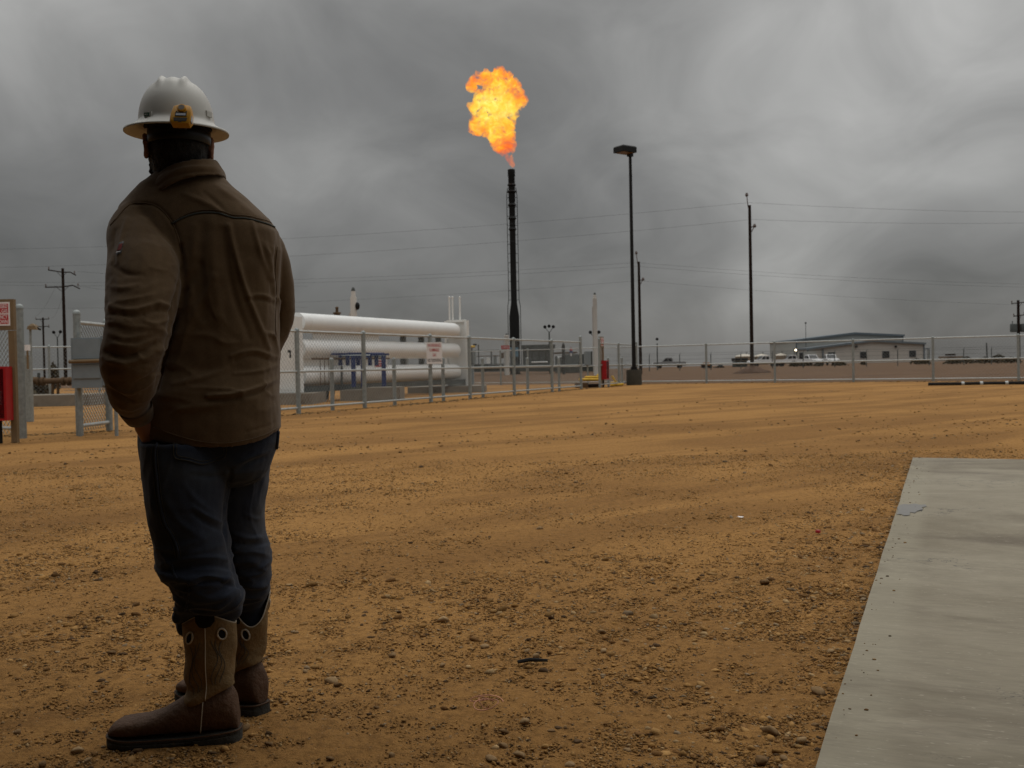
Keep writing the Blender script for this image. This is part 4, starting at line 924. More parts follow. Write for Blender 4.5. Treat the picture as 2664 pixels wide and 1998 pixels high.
MB().tube([at(1592, 978, 45.2), at(1601, 992, 45.2), at(1604, 1000, 45.2)], .055, 8).build('strut', M['yellow'], t, smooth=True)
MB().cyl(at(1589, 1002, 44.9), at(1622, 999.5, 44.9), .055, n=10).build('foot_pipe', M['yellow'], t, smooth=True)
MB().cyl(at(1589, 996, 45.5), at(1606, 994, 45.5), .045, n=10).build('foot_pipe', M['yellow'], t, smooth=True)

# black pipe along the foot of the right fence
a_, b_ = gnd(2415, 999.5, .05), gnd(2665, 996, .05); dd = (b_ - a_); b_ = a_ + dd * 1.6
t = thing('drain_pipe', 'black plastic pipe lying along the foot of the right fence', 'pipe', a_)
MB().cyl(a_, b_, .065, n=12).build('pipe', M['rubber'], t, smooth=True)
for x in (2505, 2560, 2637): q = gnd(x, 998.3, .05); q = a_ + dd * np.dot(q - a_, dd) / np.dot(dd, dd); MB().cyl(q - dd / np.linalg.norm(dd) * .05, q + dd / np.linalg.norm(dd) * .05, .075, n=12).build('collar', M['galv_bright'], t, smooth=True)

# left yard seen through the gate
t = thing('concrete_curb', 'low concrete curb across the opening beyond the open gate', 'curb', at(140, 1058, 32.5) * [1, 1, 0])
pxbox(MB(), -60, 1026, 230, 1062, 32.5, 2.2).build('curb_block', M['concrete_pad'], t)
vy = 34.2
t = thing('pipeline_valve', 'brown horizontal pipe valve on short legs beyond the concrete curb', 'pipe valve', at(145, 1030, vy))
vc = lambda x, y: at(x, y, vy)
MB().cyl(vc(76, 992), vc(204, 990), .10, n=14).build('pipe', M['rust_brown'], t, smooth=True)
for x in (84, 100, 112, 165, 180, 196): MB().cyl(vc(x - 3, 992), vc(x + 3, 992), .155, n=14).build('flange', M['rust_brown'], t, smooth=True)
for x in (92, 188): MB().ball(vc(x, 990), (.15, .15, .13), 8).build('valve_body', M['rust_brown'], t, smooth=True)
for x in (137, 151): MB().cyl(vc(x, 992), vc(x, 1040), .05, n=8).build('leg', M['rust_brown'], t, smooth=True)
MB().cyl(vc(100, 985), vc(101, 970), .05, n=8).build('valve_stem', M['grey_dark'], t, smooth=True)
mb = MB(); q = at(84, 850, 24); hs9 = .62; mb.loft([[q + [-.22, 0, -.10], q + [.17, 0, -.11], q + [.17, .3, -.11], q + [-.22, .3, -.10]], [q + [-.20, .02, .02], q + [.08, .02, .05], q + [.08, .28, .05], q + [-.20, .28, .02]], [q + [-.08, .1, .13], q + [-.04, .1, .13], q + [-.04, .2, .13], q + [-.08, .2, .13]]])
t = thing('metal_hood', 'tan sheet metal hood on a pole behind the left gate post', 'hood', [q[0] - .2, 24, 0]); mb.v = [tuple(q + (np.array(p_) - q) * hs9) for p_ in mb.v]; mb.build('hood', M['tan_steel'], t)
MB().cyl([q[0] - .1, 24.1, 0], [q[0] - .1, 24.1, q[2]], .03, n=8).build('pole', M['galv'], t); MB().cyl(q + [.06, .1, -.02], q + [.15, .1, -.07], .025, n=8).build('nozzle', M['black_steel'], t)
eq('gate_keypad', 'narrow galvanized pedestal with a white box beside the left gate post', 'pedestal', [('post', (69, 925, 77, gy(22, 73)), 22, .12, 'galv'), ('box', (64, 897, 72, 912), 21.9, .12, 'sign_white'), ('pipe', (70, 912, 74, 960), 21.8, .05, 'tan_steel')])

# ------------------------------------------------------------------ far right: fence, building, vehicles
FDp = [GROUNDED(x, 122) for x in (1560, 1612, 1690, 1769, 1850, 1928, 2010, 2090, 2172, 2255, 2336, 2418, 2508, 2580, 2690)]
base = FDp[0]; t = thing('wire_fence', 'distant wire fence with thin steel posts across the brown earth', 'fence', base)
for p in FDp:
    mb = MB(); mb.cyl(p - Z * .1, p + Z * 1.95, .055, n=6); mb.cyl(p + Z * 1.95, p + [.12, 0, 2.2], .03, n=5); mb.build('post', M['grey_dark'], t)
for zz in (.7, 1.4, 1.9, 2.15):
    mb = MB(); mb.tube([p + Z * zz for p in FDp], .012, 4); mb.build('wire', M['cable'], t)

BY = 236.0
def bx(px): return at(px, 950, BY)[0]
gz0 = float(ground_z(60., BY))
t = thing('warehouse', 'long beige metal warehouse with two gables and blue grey roof trim', 'warehouse', (bx(2240), BY, gz0))
def gable(x0, x1, e0, e1, xr, rz, Y, depth, m):
    V = [(x0, Y, gz0), (x1, Y, gz0), (x1, Y, e1), (xr, Y, rz), (x0, Y, e0)]; V2 = [(a, Y + depth, c) for a, _, c in V]; mb = MB()
    mb.add(V + V2, [(0, 1, 2, 3, 4), (9, 8, 7, 6, 5), (0, 5, 6, 1), (1, 6, 7, 2), (2, 7, 8, 3), (3, 8, 9, 4), (4, 9, 5, 0)]); mb.build('wall', M[m], t)
    def strip(pa, pb, th): 
        pa, pb = np.array(pa, float), np.array(pb, float); u = (pb - pa) / 2; mbs = MB(); mbs.obox((pa + pb) / 2 + [0, depth / 2 - .2, 0], u, (0, depth / 2 + .5, 0), (0, 0, th)); mbs.build('roof', M['roof_blue'], t)
    strip((x0 - .3, Y, e0 + .2), (xr, Y, rz + .2), .22); strip((xr + .02, Y, rz + .2), (x1 + .3, Y, e1 + .2), .22)
    for xx in (x0, x1): MBq = MB(); MBq.box((xx, Y - .12, (gz0 + (e0 if xx == x0 else e1)) / 2), (.3, .2, (e0 if xx == x0 else e1) - gz0)); MBq.build('corner_trim', M['roof_blue'], t)
zf = lambda px, py, Y: at(px, py, Y)[2]
gable(bx(2072) * 1.04, bx(2349) * 1.04, zf(2072, 888, BY * 1.04), zf(2349, 875, BY * 1.04), bx(2223) * 1.04, zf(2223, 869, BY * 1.04), BY * 1.04, 25, 'cladding_grey')
gable(bx(2101), bx(2404), zf(2101, 910, BY), zf(2404, 896, BY), bx(2270), zf(2270, 889, BY), BY, 9, 'cladding')
for x0, x1, y0, y1 in ((2155, 2172, 917, 931), (2239, 2254, 915.5, 931), (2297, 2313, 914, 930), (2367, 2382, 912.5, 928)):
    f = pxbox(MB(), x0 - 1, y0 - 1, x1 + 1, y1 + 1, BY - .12, .12).build('window', M['roof_blue'], t); pxbox(MB(), x0, y0, x1, y1, BY - .2, .09).build('pane', M['glass_dark'], f)
pxbox(MB(), 2085, 914, 2124, 950, BY - 3, 2.9).build('porch_block', M['cladding_grey'], t); pxbox(MB(), 2080, 917, 2090, 951, BY - 3.2, .15).build('door', M['glass_dark'], t)
pxbox(MB(), 2140, 908, 2143, 955, BY - .3, .25).build('downpipe', M['roof_blue'], t)
for x in (2329, 2226): pxbox(MB(), x, 899, x + 5, 904, BY - .5, .4).build('wall_lamp', M['black_steel'], t)
pxbox(MB(), 2404, 906, 2418, 909, BY + 1, 3).build('awning', M['roof_blue'], t); pxbox(MB(), 2414, 909, 2417, 955, BY + 1, .3).build('awning_post', M['cladding_grey'], t)
b = GROUNDED(2098, BY + 8); t = thing('antenna_mast', 'thin antenna mast rising above the left end of the warehouse', 'antenna', b); MB().cyl(b, [b[0], b[1], zf(2098, 837, BY)], .09, .06, 6).build('mast', M['grey_dark'], t); MB().ball([b[0], b[1], zf(2098, 837, BY)], .25, 6).build('tip', M['grey_dark'], t)
b = GROUNDED(2071, 205); t = thing('street_lamp', 'lit lamp on a short pole left of the warehouse', 'lamp', b); zl = zf(2070, 911, 205)
mb = MB(); [mb.cyl(b + [s, 0, 0], [b[0] + s, b[1], zl - .2], .08, n=6) for s in (-.25, .25)]; mb.build('pole', M['grey_dark'], t); MB().ball([b[0], b[1], zl], .20, 8).build('bulb', M['lamp_glow'], t, smooth=True); MB().lathe([b[0], b[1] + .08, zl], [(.34, 0), (.36, .1), (.36, .2), (.2, .3)], 12, 0, (0, 1, 0)).build('shade', M['black_steel'], t)

def pickup(name, label, loc, yaw, paint, group, lit=False):
    t = thing(name, label, 'pickup truck', (0, 0, 0), group)
    def prof(pts, w, y0=None):
        mb = MB(); V = [(x, s * w, z) for s in (-1, 1) for x, z in pts]; n = len(pts)
        mb.add(V, [tuple(range(n)), tuple(range(2 * n - 1, n - 1, -1))] + [(i, i + n, (i + 1) % n + n, (i + 1) % n) for i in range(n)]); return mb
    prof([(-2.85, .75), (-2.85, 1.15), (-.75, 1.18), (1.15, 1.18), (2.6, 1.08), (2.8, .8), (2.8, .72)], .95).build('body', M[paint], t)
    prof([(-2.8, .45), (-2.85, .74), (2.8, .71), (2.75, .45)], .93).build('lower_body', M['car_dusty'], t)
    prof([(-.72, 1.19), (-.55, 1.86), (.45, 1.90), (1.15, 1.19)], .80).build('cab', M[paint], t)
    for s in (-1, 1):
        for x0, x1, sl0, sl1 in ((-.52, .08, .08, 0), (.16, .95, 0, -.42)):
            y = s * .803; mb = MB(); V = [(x0, y, 1.25), (x1, y, 1.25), (x1 + sl1, y, 1.74), (x0 + sl0, y, 1.74)]; mb.add(V + [(a, y + s * .012, c) for a, _, c in V], [(0, 1, 2, 3), (7, 6, 5, 4), (0, 4, 5, 1), (1, 5, 6, 2), (2, 6, 7, 3), (3, 7, 4, 0)]); mb.build('window', M['glass_dark'], t)
        MB().obox((2.79, s * .72, .92), (.03, 0, 0), (0, .16, 0), (0, 0, .1)).build('headlight', M['head_glow'] if lit and s > 0 else M['white_plain'], t)
        for x in (-1.75, 1.8):
            w = MB().lathe((x, s * .97 - s * .22, .38), [(.2, 0), (.38, 0.01), (.38, .22), (.2, .225)], 14, 0, (0, s, 0)).build('wheel', M['rubber'], t)
    if lit: MB().ball((2.84, .72, .95), .19, 8).build('headlight', M['head_glow'], t)
    mb = MB(); V = [(1.13, -.7, 1.25), (1.13, .7, 1.25), (.52, .66, 1.83), (.52, -.66, 1.83)]; mb.add(V + [(a + .03, y, c + .02) for a, y, c in V], [(0, 1, 2, 3), (7, 6, 5, 4), (0, 4, 5, 1), (1, 5, 6, 2), (2, 6, 7, 3), (3, 7, 4, 0)]); mb.build('windscreen', M['glass_dark'], t)
    MB().obox((2.82, 0, .70), (.03, 0, 0), (0, .9, 0), (0, 0, .12)).build('grille', M['grey_dark'], t)
    t.location = Vector(loc); t.rotation_euler = (0, 0, yaw); return t
g = 'white pickup trucks parked by the warehouse'
pickup('pickup_truck', 'white pickup parked side on just right of the bare utility pole', GROUNDED(1990, 168), R(188), 'car_white', g)
pickup('pickup_truck', 'white pickup with a lit headlight below the lit lamp', GROUNDED(2062, 168), R(172), 'car_white', g, True)
pickup('pickup_truck', 'white pickup facing the camera before the grey porch of the warehouse', GROUNDED(2110, 168), R(-80), 'car_white', g)
pickup('pickup_truck', 'white pickup facing the camera before the first warehouse window', GROUNDED(2160, 168), R(-95), 'car_white', g)
pickup('parked_car', 'dark grey truck parked alone right of the light pole', GROUNDED(1742, 175), R(165), 'car_grey', 'far vehicles')
for k, (x0, x1, ytop) in enumerate(((1914, 1962, 921), (1964, 2000, 921), (2017, 2047, 919))):
    Y = 250.; a_, b_ = at(x0, 940, Y), at(x1, 940, Y); r = (b_[0] - a_[0]) / 2; bb = GROUNDED((x0 + x1) / 2, Y); zt = zf((x0 + x1) / 2, ytop, Y)
    t = thing('storage_tank', ('leftmost low tan storage tank with pale roof beside the bare pole', 'middle low tan storage tank with pale roof right of the bare pole', 'smallest tan storage tank with pale roof nearest the lit lamp')[k], 'storage tank', bb, 'tan storage tanks')
    MB().lathe(bb, [(r, 0), (r, zt - bb[2] - .9), (r * 1.0, zt - bb[2] - .6)], 28).build('shell', M['tan_tank'], t, smooth=True); MB().lathe(bb + Z * (zt - bb[2] - .6), [(r * 1.02, 0), (r * .9, .25), (.1, .65)], 28).build('roof', M['tank_roof'], t, smooth=True)
    mb = MB(); mb.cyl(bb + [r * .2, 0, zt - bb[2]], bb + [r * .2, 0, zt - bb[2] + .5], .12, n=6); mb.build('vent', M['grey_dark'], t)
eq('parked_trailer', 'dark green box trailer with a tarpaulin at the left of the tan tanks', 'trailer', [('body', (1913, 939, 1944, 958), 180, 2.4, 'dark_green'), ('tarpaulin', (1912, 931, 1946, 939), 179.8, 2.8, 'black_steel'), ('wheel', (1920, 955, 1925, 959.5), 179.6, .3, 'rubber'), ('wheel', (1934, 955, 1939, 959.5), 179.6, .3, 'rubber')])
eq('wheel_loader', 'small orange and black machine standing left of the tan tanks', 'loader', [('body', (1830, 946, 1852, 957), 160, 2, 'wood_pole'), ('cab', (1834, 943, 1847, 951), 159.9, 1.6, 'orange'), ('wheel', (1830, 953, 1837, 961), 159.8, .4, 'rubber'), ('wheel', (1845, 953, 1852, 961), 159.8, .4, 'rubber')])
eq('dozer', 'small dark tracked machine between the orange machine and the tan tanks', 'dozer', [('body', (1868, 953, 1884, 960), 160, 2, 'wood_pole'), ('cab', (1872, 949, 1880, 954), 160.2, 1.4, 'grey_dark'), ('track', (1865, 956, 1888, 961), 159.6, .5, 'rubber'), ('blade', (1862, 955, 1865, 961), 159.8, 2, 'grey_dark')])
eq('site_trailer', 'low brown trailer near the right edge beyond the fence', 'trailer', [('body', (2458, 926, 2508, 938), 200, 3, 'car_dusty'), ('awning', (2470, 920, 2486, 925), 199.5, 2, 'wood_pole'), ('wheel', (2468, 936, 2474, 944), 199.4, .4, 'rubber'), ('wheel', (2494, 936, 2500, 944), 199.4, .4, 'rubber')])
b = GROUNDED(2569, 150); tag(MB().cyl(b, [b[0] - .1, b[1], zf(2567, 892, 150)], .13, .10, 8).build('bare_post', M['grey_dark'], origin=b), 'lone slim grey post near the right edge beyond the fence', 'post')
# dry shrubs
def shrub(px, Y, w, h, label):
    b = GROUNDED(px, Y); t = thing('shrub', label, 'shrub', b, 'dry shrubs beyond the fence'); mb = MB(); rr = np.random.default_rng(int(px))
    nlf = int(220 + 160 * w)
    for k in range(nlf):
        a = rr.random() * 6.283; rad = math.sqrt(rr.random()); zz = rr.random() ** .8; c = b + [math.cos(a) * rad * w * (1 - .5 * zz), math.sin(a) * rad * w * .8 * (1 - .5 * zz), .1 + zz * h * (1 - .35 * rad)]
        u = rr.normal(size=3); u /= np.linalg.norm(u); v = np.cross(u, rr.normal(size=3)); v /= np.linalg.norm(v); s_ = .08 + .12 * rr.random()
        mb.add([c - u * s_, c + v * s_ * .5, c + u * s_, c - v * s_ * .5], [(0, 1, 2, 3)])
    mb.build('foliage', M['shrub'], t); mb = MB()
    for k in range(5): a = k * 1.3; mb.cyl(b, b + [math.cos(a) * w * .5, math.sin(a) * w * .4, h * .7], .03, .01, 5)
    mb.build('stem', M['wood_pole'], t)
for x, Y, w, hh, lb_ in ((2066, 150, .9, .9, 'dark dry shrub below the lit lamp'), (2090, 150, 1.4, .7, 'wide low shrub before the grey porch'), (2128, 150, .8, .45, 'tiny shrub before the first warehouse window'), (2185, 150, 1.3, .6, 'dark low shrub between first and second warehouse windows'),
                       (2246, 158, .5, .5, 'tiny round shrub under the second warehouse window'), (2385, 150, 1.2, .9, 'dry shrub at the right corner of the warehouse'), (2408, 148, 1.0, .7, 'dry shrub just right of the warehouse corner'), (2478, 140, 1.5, .6, 'flat dry shrub before the brown trailer'),
                       (2514, 140, 1.4, 1.1, 'dark bushy shrub right of the brown trailer'), (2562, 138, 1.9, .9, 'wide dark shrub at the foot of the lone grey post'), (2598, 138, 1.5, 1.3, 'tallest dry shrub left of the transformer pole'), (2630, 136, 1.6, .8, 'dry shrub at the foot of the transformer pole'),
                       (96, 46, .7, .75, 'dry tuft behind the brown pipe valve through the gate'), (140, 70, .5, 2.0, 'thin tall dry plant beyond the gate fence')): shrub(x, Y, w, hh, lb_)

# ------------------------------------------------------------------ the man
def cloth(name, c0, c1, rough, weave, sheen=0.0, wscale=420, wear=None):
    m, t, b = new_mat(name); b.inputs['Roughness'].default_value = rough; b.inputs['Specular IOR Level'].default_value = 0.12
    b.inputs['Sheen Weight'].default_value = sheen; b.inputs['Sheen Roughness'].default_value = .5
    tcn = node(t, 'ShaderNodeTexCoord'); n = node(t, 'ShaderNodeTexNoise', Scale=5, Detail=7, Roughness=.65); t.links.new(tcn.outputs['Object'], n.inputs['Vector'])
    n2 = node(t, 'ShaderNodeTexNoise', Scale=wscale, Detail=2); t.links.new(tcn.outputs['Object'], n2.inputs['Vector'])
    rp = node(t, 'ShaderNodeValToRGB'); rp.color_ramp.elements[0].position = .32; rp.color_ramp.elements[1].position = .68
    rp.color_ramp.elements[0].color = c0 + (1,); rp.color_ramp.elements[1].color = c1 + (1,); t.links.new(n.outputs[0], rp.inputs[0])
    hs = node(t, 'ShaderNodeHueSaturation'); t.links.new(rp.outputs[0], hs.inputs['Color']); t.links.new(mathn(t, 'MULTIPLY_ADD', n2.outputs[0], .5, .75), hs.inputs['Value'])
    n5 = node(t, 'ShaderNodeTexNoise', Scale=85, Detail=3, Roughness=.7); t.links.new(tcn.outputs['Object'], n5.inputs['Vector'])
    hs2 = node(t, 'ShaderNodeHueSaturation'); t.links.new(hs.outputs[0], hs2.inputs['Color']); t.links.new(mathn(t, 'MULTIPLY_ADD', n5.outputs[0], .36, .82), hs2.inputs['Value']); src = hs2.outputs[0]
    if wear:                                   # rubbed, paler places
        n4 = node(t, 'ShaderNodeTexNoise', Scale=wear[1], Detail=4, Distortion=.5); t.links.new(tcn.outputs['Object'], n4.inputs['Vector'])
        mr = node(t, 'ShaderNodeMapRange'); mr.inputs[1].default_value = .52; mr.inputs[2].default_value = .72; t.links.new(n4.outputs[0], mr.inputs[0])
        mx = node(t, 'ShaderNodeMix', _data_type='RGBA'); mx.inputs[7].default_value = wear[0] + (1,); t.links.new(mathn(t, 'MULTIPLY', mr.outputs[0], wear[2]), mx.inputs[0]); t.links.new(src, mx.inputs[6]); src = mx.outputs[2]
    t.links.new(src, b.inputs['Base Color'])
    bp = node(t, 'ShaderNodeBump', Strength=weave, Distance=.0015); t.links.new(n2.outputs[0], bp.inputs['Height'])
    n3 = node(t, 'ShaderNodeTexNoise', Scale=17, Detail=5, Roughness=.55, Distortion=1.2); n3.noise_type = 'RIDGED_MULTIFRACTAL'; t.links.new(tcn.outputs['Object'], n3.inputs['Vector'])
    bp2 = node(t, 'ShaderNodeBump', Strength=.10, Distance=.005); t.links.new(n3.outputs[0], bp2.inputs['Height']); t.links.new(bp.outputs[0], bp2.inputs['Normal']); t.links.new(bp2.outputs[0], b.inputs['Normal'])
    return m
M['jacket'] = cloth('brown_canvas', (0.096, 0.059, 0.029), (0.120, 0.076, 0.039), .9, .3, .15)
M['piping'] = cloth('slate_piping', (0.055, 0.06, 0.055), (0.075, 0.08, 0.072), .8, .2)
M['denim'] = cloth('dark_denim', (0.014, 0.018, 0.030), (0.028, 0.034, 0.050), .9, .4, .1, 380, ((0.055, 0.060, 0.066), 4.5, .6))
M['thread'] = cloth('denim_thread', (0.045, 0.042, 0.036), (0.06, 0.055, 0.045), .9, .2)
M['skin'] = mat('skin', (0.30, 0.14, 0.09), .6, 0, .1, 12, .15, 120)
M['hair'] = mat('dark_hair', (0.012, 0.009, 0.007), .6, 0, .3, 60, .6, 180)
M['hat'] = mat('scuffed_white_plastic', (0.50, 0.49, 0.455), .48, 0, .06, 6, spec=.4, dirt=((0.34, 0.27, 0.19), 9, .66))
M['hat_under'] = M['hat']
M['det_yellow'] = mat('gas_detector_yellow', (0.55, 0.27, 0.025), .45, 0, .1, 20)
M['det_dark'] = mat('gas_detector_dark', (0.02, 0.018, 0.015), .4, 0, .1, 20)
M['det_screen'] = mat('gas_detector_screen', (0.42, 0.45, 0.50), .2, 0, .05, 20)
M['green'] = mat('green_label', (0.01, 0.085, 0.05), .5, 0, .1, 20)
M['lens_dark'] = mat('dark_lens', (0.006, 0.006, 0.007), .35, 0, .1, 5, spec=.25)
M['leather_tan'] = mat('tan_boot_leather', (0.165, 0.105, 0.045), .75, 0, .22, 14, .35, 60, dirt=((0.085, 0.05, 0.022), 10, .56))
M['leather_brown'] = mat('brown_boot_leather', (0.085, 0.045, 0.025), .75, 0, .25, 10, .4, 80, dirt=((0.14, 0.09, 0.045), 8, .62))
M['sole'] = mat('dusty_rubber_sole', (0.040, 0.038, 0.032), .9, 0, .25, 16, .4, 60, dirt=((0.13, 0.085, 0.045), 12, .58))
M['cream'] = mat('cream_piping', (0.42, 0.36, 0.28), .7, 0, .1, 20)
M['black_cloth'] = cloth('black_webbing', (.008, .008, .008), (.014, .013, .012), .9, .3)

MX, MY = -0.95, 2.80
def P(px, py, D): return at(px, py, D)
def ring(py, xl, xr, D, b, n=40, e=2.35, zoff=None):
    a, c = P(xl, py, D), P(xr, py, D); ctr = (a + c) / 2; u = (c - a) / 2; v = np.array([0, b, 0]); out = []
    for k in range(n):
        th = 2 * math.pi * k / n; cs, sn = math.cos(th), math.sin(th)
        p = ctr + u * math.copysign(abs(cs) ** (2 / e), cs) + v * math.copysign(abs(sn) ** (2 / e), sn)
        if zoff: p = p + Z * zoff(cs, sn)
        out.append(p)
    return out
def tube_px(mb, pts, n=20):
    P3 = [P(x, y, D) for x, y, D, r in pts]; rr = [r * D / F for x, y, D, r in pts]
    # resample along a smooth curve
    P3, rr = np.array(P3), np.array(rr); t = np.r_[0, np.cumsum(np.linalg.norm(np.diff(P3, axis=0), axis=1))]
    def cr(A, s):
        i = np.clip(np.searchsorted(t, s, side='right') - 1, 0, len(t) - 2); u = ((s - t[i]) / (t[i + 1] - t[i]))
        g = np.gradient(A, t, axis=0); h = t[i + 1] - t[i]
        if A.ndim > 1: u = u[:, None]; h = h[:, None]
        return (2 * u**3 - 3 * u**2 + 1) * A[i] + (u**3 - 2 * u**2 + u) * h * g[i] + (-2 * u**3 + 3 * u**2) * A[i + 1] + (u**3 - u**2) * h * g[i + 1]
    s = np.linspace(0, t[-1], len(pts) * 4); mb.tube(list(cr(P3, s)), list(np.maximum(cr(rr, s), .008)), n); return mb
def spline(pts, n):
    A = np.array(pts, float); t = np.arange(len(A)); s = np.linspace(0, len(A) - 1, n); g = np.gradient(A, axis=0); i = np.clip(s.astype(int), 0, len(A) - 2); u = (s - i)[:, None]
    return (2*u**3-3*u**2+1)*A[i] + (u**3-2*u**2+u)*g[i] + (-2*u**3+3*u**2)*A[i+1] + (u**3-u**2)*g[i+1]
def folds(me, items, facing=True):
    """items: (polyline in photo pixels, height m, half width px). Raises or sinks cloth along creases on the side seen from the camera."""
    c, n = co_no(me); x, y = proj(c); view = c - np.array([0, 0, CAMZ]); view /= np.linalg.norm(view, axis=1)[:, None]
    f = np.clip(-(n * view).sum(1) * 1.8, 0, 1); disp = np.zeros(len(c)); q = np.stack([x, y], 1)
    for pl, hgt, wd in items:
        pl = np.array(pl, float)
        if len(pl) > 2: pl = spline(pl, 4 * len(pl))
        best = np.full(len(c), 1e9); along = np.zeros(len(c)); L = np.r_[0, np.cumsum(np.linalg.norm(np.diff(pl, axis=0), axis=1))]
        for k, (a, b) in enumerate(zip(pl[:-1], pl[1:])):
            ab = b - a; tt = np.clip(((q - a) @ ab) / (ab @ ab + 1e-9), 0, 1); dd = np.hypot(*((q - a - tt[:, None] * ab).T)); m_ = dd < best
            best[m_] = dd[m_]; along[m_] = (L[k] + tt[m_] * (L[k + 1] - L[k])) / L[-1]
        disp += hgt * np.exp(-(best / (wd * .72)) ** 2) * (0.25 + 0.75 * np.sin(np.pi * np.clip(along, .06, .94)) ** .6)
    set_co(me, c + n * (disp * f)[:, None])
def wrinkle(me, boxes):
    # boxes: (x0, y0, x1, y1, stretch vector, amplitude): fine sharp creases inside soft-edged regions of the cloth
    c, n = co_no(me); x, y = proj(c); d = np.zeros(len(c))
    for x0, y0, x1, y1, st, am in boxes:
        m_ = np.clip((x - x0) / 30, 0, 1) * np.clip((x1 - x) / 30, 0, 1) * np.clip((y - y0) / 40, 0, 1) * np.clip((y1 - y) / 40, 0, 1)
        w = fbm(c * np.array(st) + .55 * fbm(c * 7, 2)[:, None] * np.array([1, 1, 1.6]), 3, .45); d += am * m_ * (np.clip(1 - np.abs(w) * 3.2, 0, 1) ** 2 - .25)
    set_co(me, c + n * d[:, None])
def surf(bvh, px, py, lift=0.0):               # the point of a surface that the sight line meets
    d = Vector(ray(px, py)).normalized(); h_, n_, i_, di = bvh.ray_cast(Vector((0, 0, CAMZ)), d)
    if h_ is None:
        h_, n_, i_, di = bvh.find_nearest(Vector(at(px, py, 2.8)))
    return np.array(h_) + np.array(n_) * lift, np.array(n_)
def bvh_of(me):
    return BVHTree.FromPolygons([v.co[:] for v in me.vertices], [tuple(p.vertices) for p in me.polygons])
def seam(mb, bvh, pl, r=.002, lift=.0008, n=40, mi=0):
    pts = [surf(bvh, x, y, lift)[0] for x, y in spline(pl, n)]; mb.tube(pts, r, 6, mi); return mb

# --- jacket
mb = MB()
torso = [(436, 440, 548, .050), (446, 425, 562, .062), (462, 400, 582, .078), (482, 372, 602, .090), (508, 345, 636, .102), (538, 318, 668, .114), (568, 306, 700, .122), (602, 304, 722, .128),
         (650, 316, 731, .134), (705, 340, 726, .138), (765, 360, 723, .138), (830, 372, 725, .140), (900, 380, 723, .143), (960, 386, 722, .146), (1020, 388, 722, .150), (1066, 386, 724, .153), (1090, 385, 724.5, .154), (1106, 384, 724.5, .154)]
hem = lambda cs, sn: (-0.052 * max(0, -sn) ** 1.0 if sn < 0 else 0.0) - .010 * cs
mb.loft([ring(py, xl, xr, MY - (.02 if py > 1000 else 0), b, zoff=(hem if py >= 1098 else (lambda c_, s_: hem(c_, s_) * .6) if py > 1060 else None)) for py, xl, xr, b in torso])
tube_px(mb, [(372, 560, 2.76, 56), (352, 600, 2.73, 66), (362, 650, 2.69, 76), (376, 710, 2.65, 93), (370, 770, 2.61, 93), (364, 830, 2.57, 86), (352, 885, 2.545, 78), (340, 935, 2.54, 78), (342, 985, 2.56, 70), (338, 1025, 2.585, 56), (350, 1056, 2.635, 41), (358, 1072, 2.655, 37)])
tube_px(mb, [(672, 606, 2.82, 40), (692, 645, 2.84, 46), (708, 690, 2.87, 46), (722, 750, 2.90, 42), (726, 800, 2.92, 38), (720, 850, 2.93, 36), (702, 895, 2.92, 32), (680, 935, 2.90, 30), (664, 985, 2.90, 28)])
jm = remeshed(mb, .0046, 6, .5)
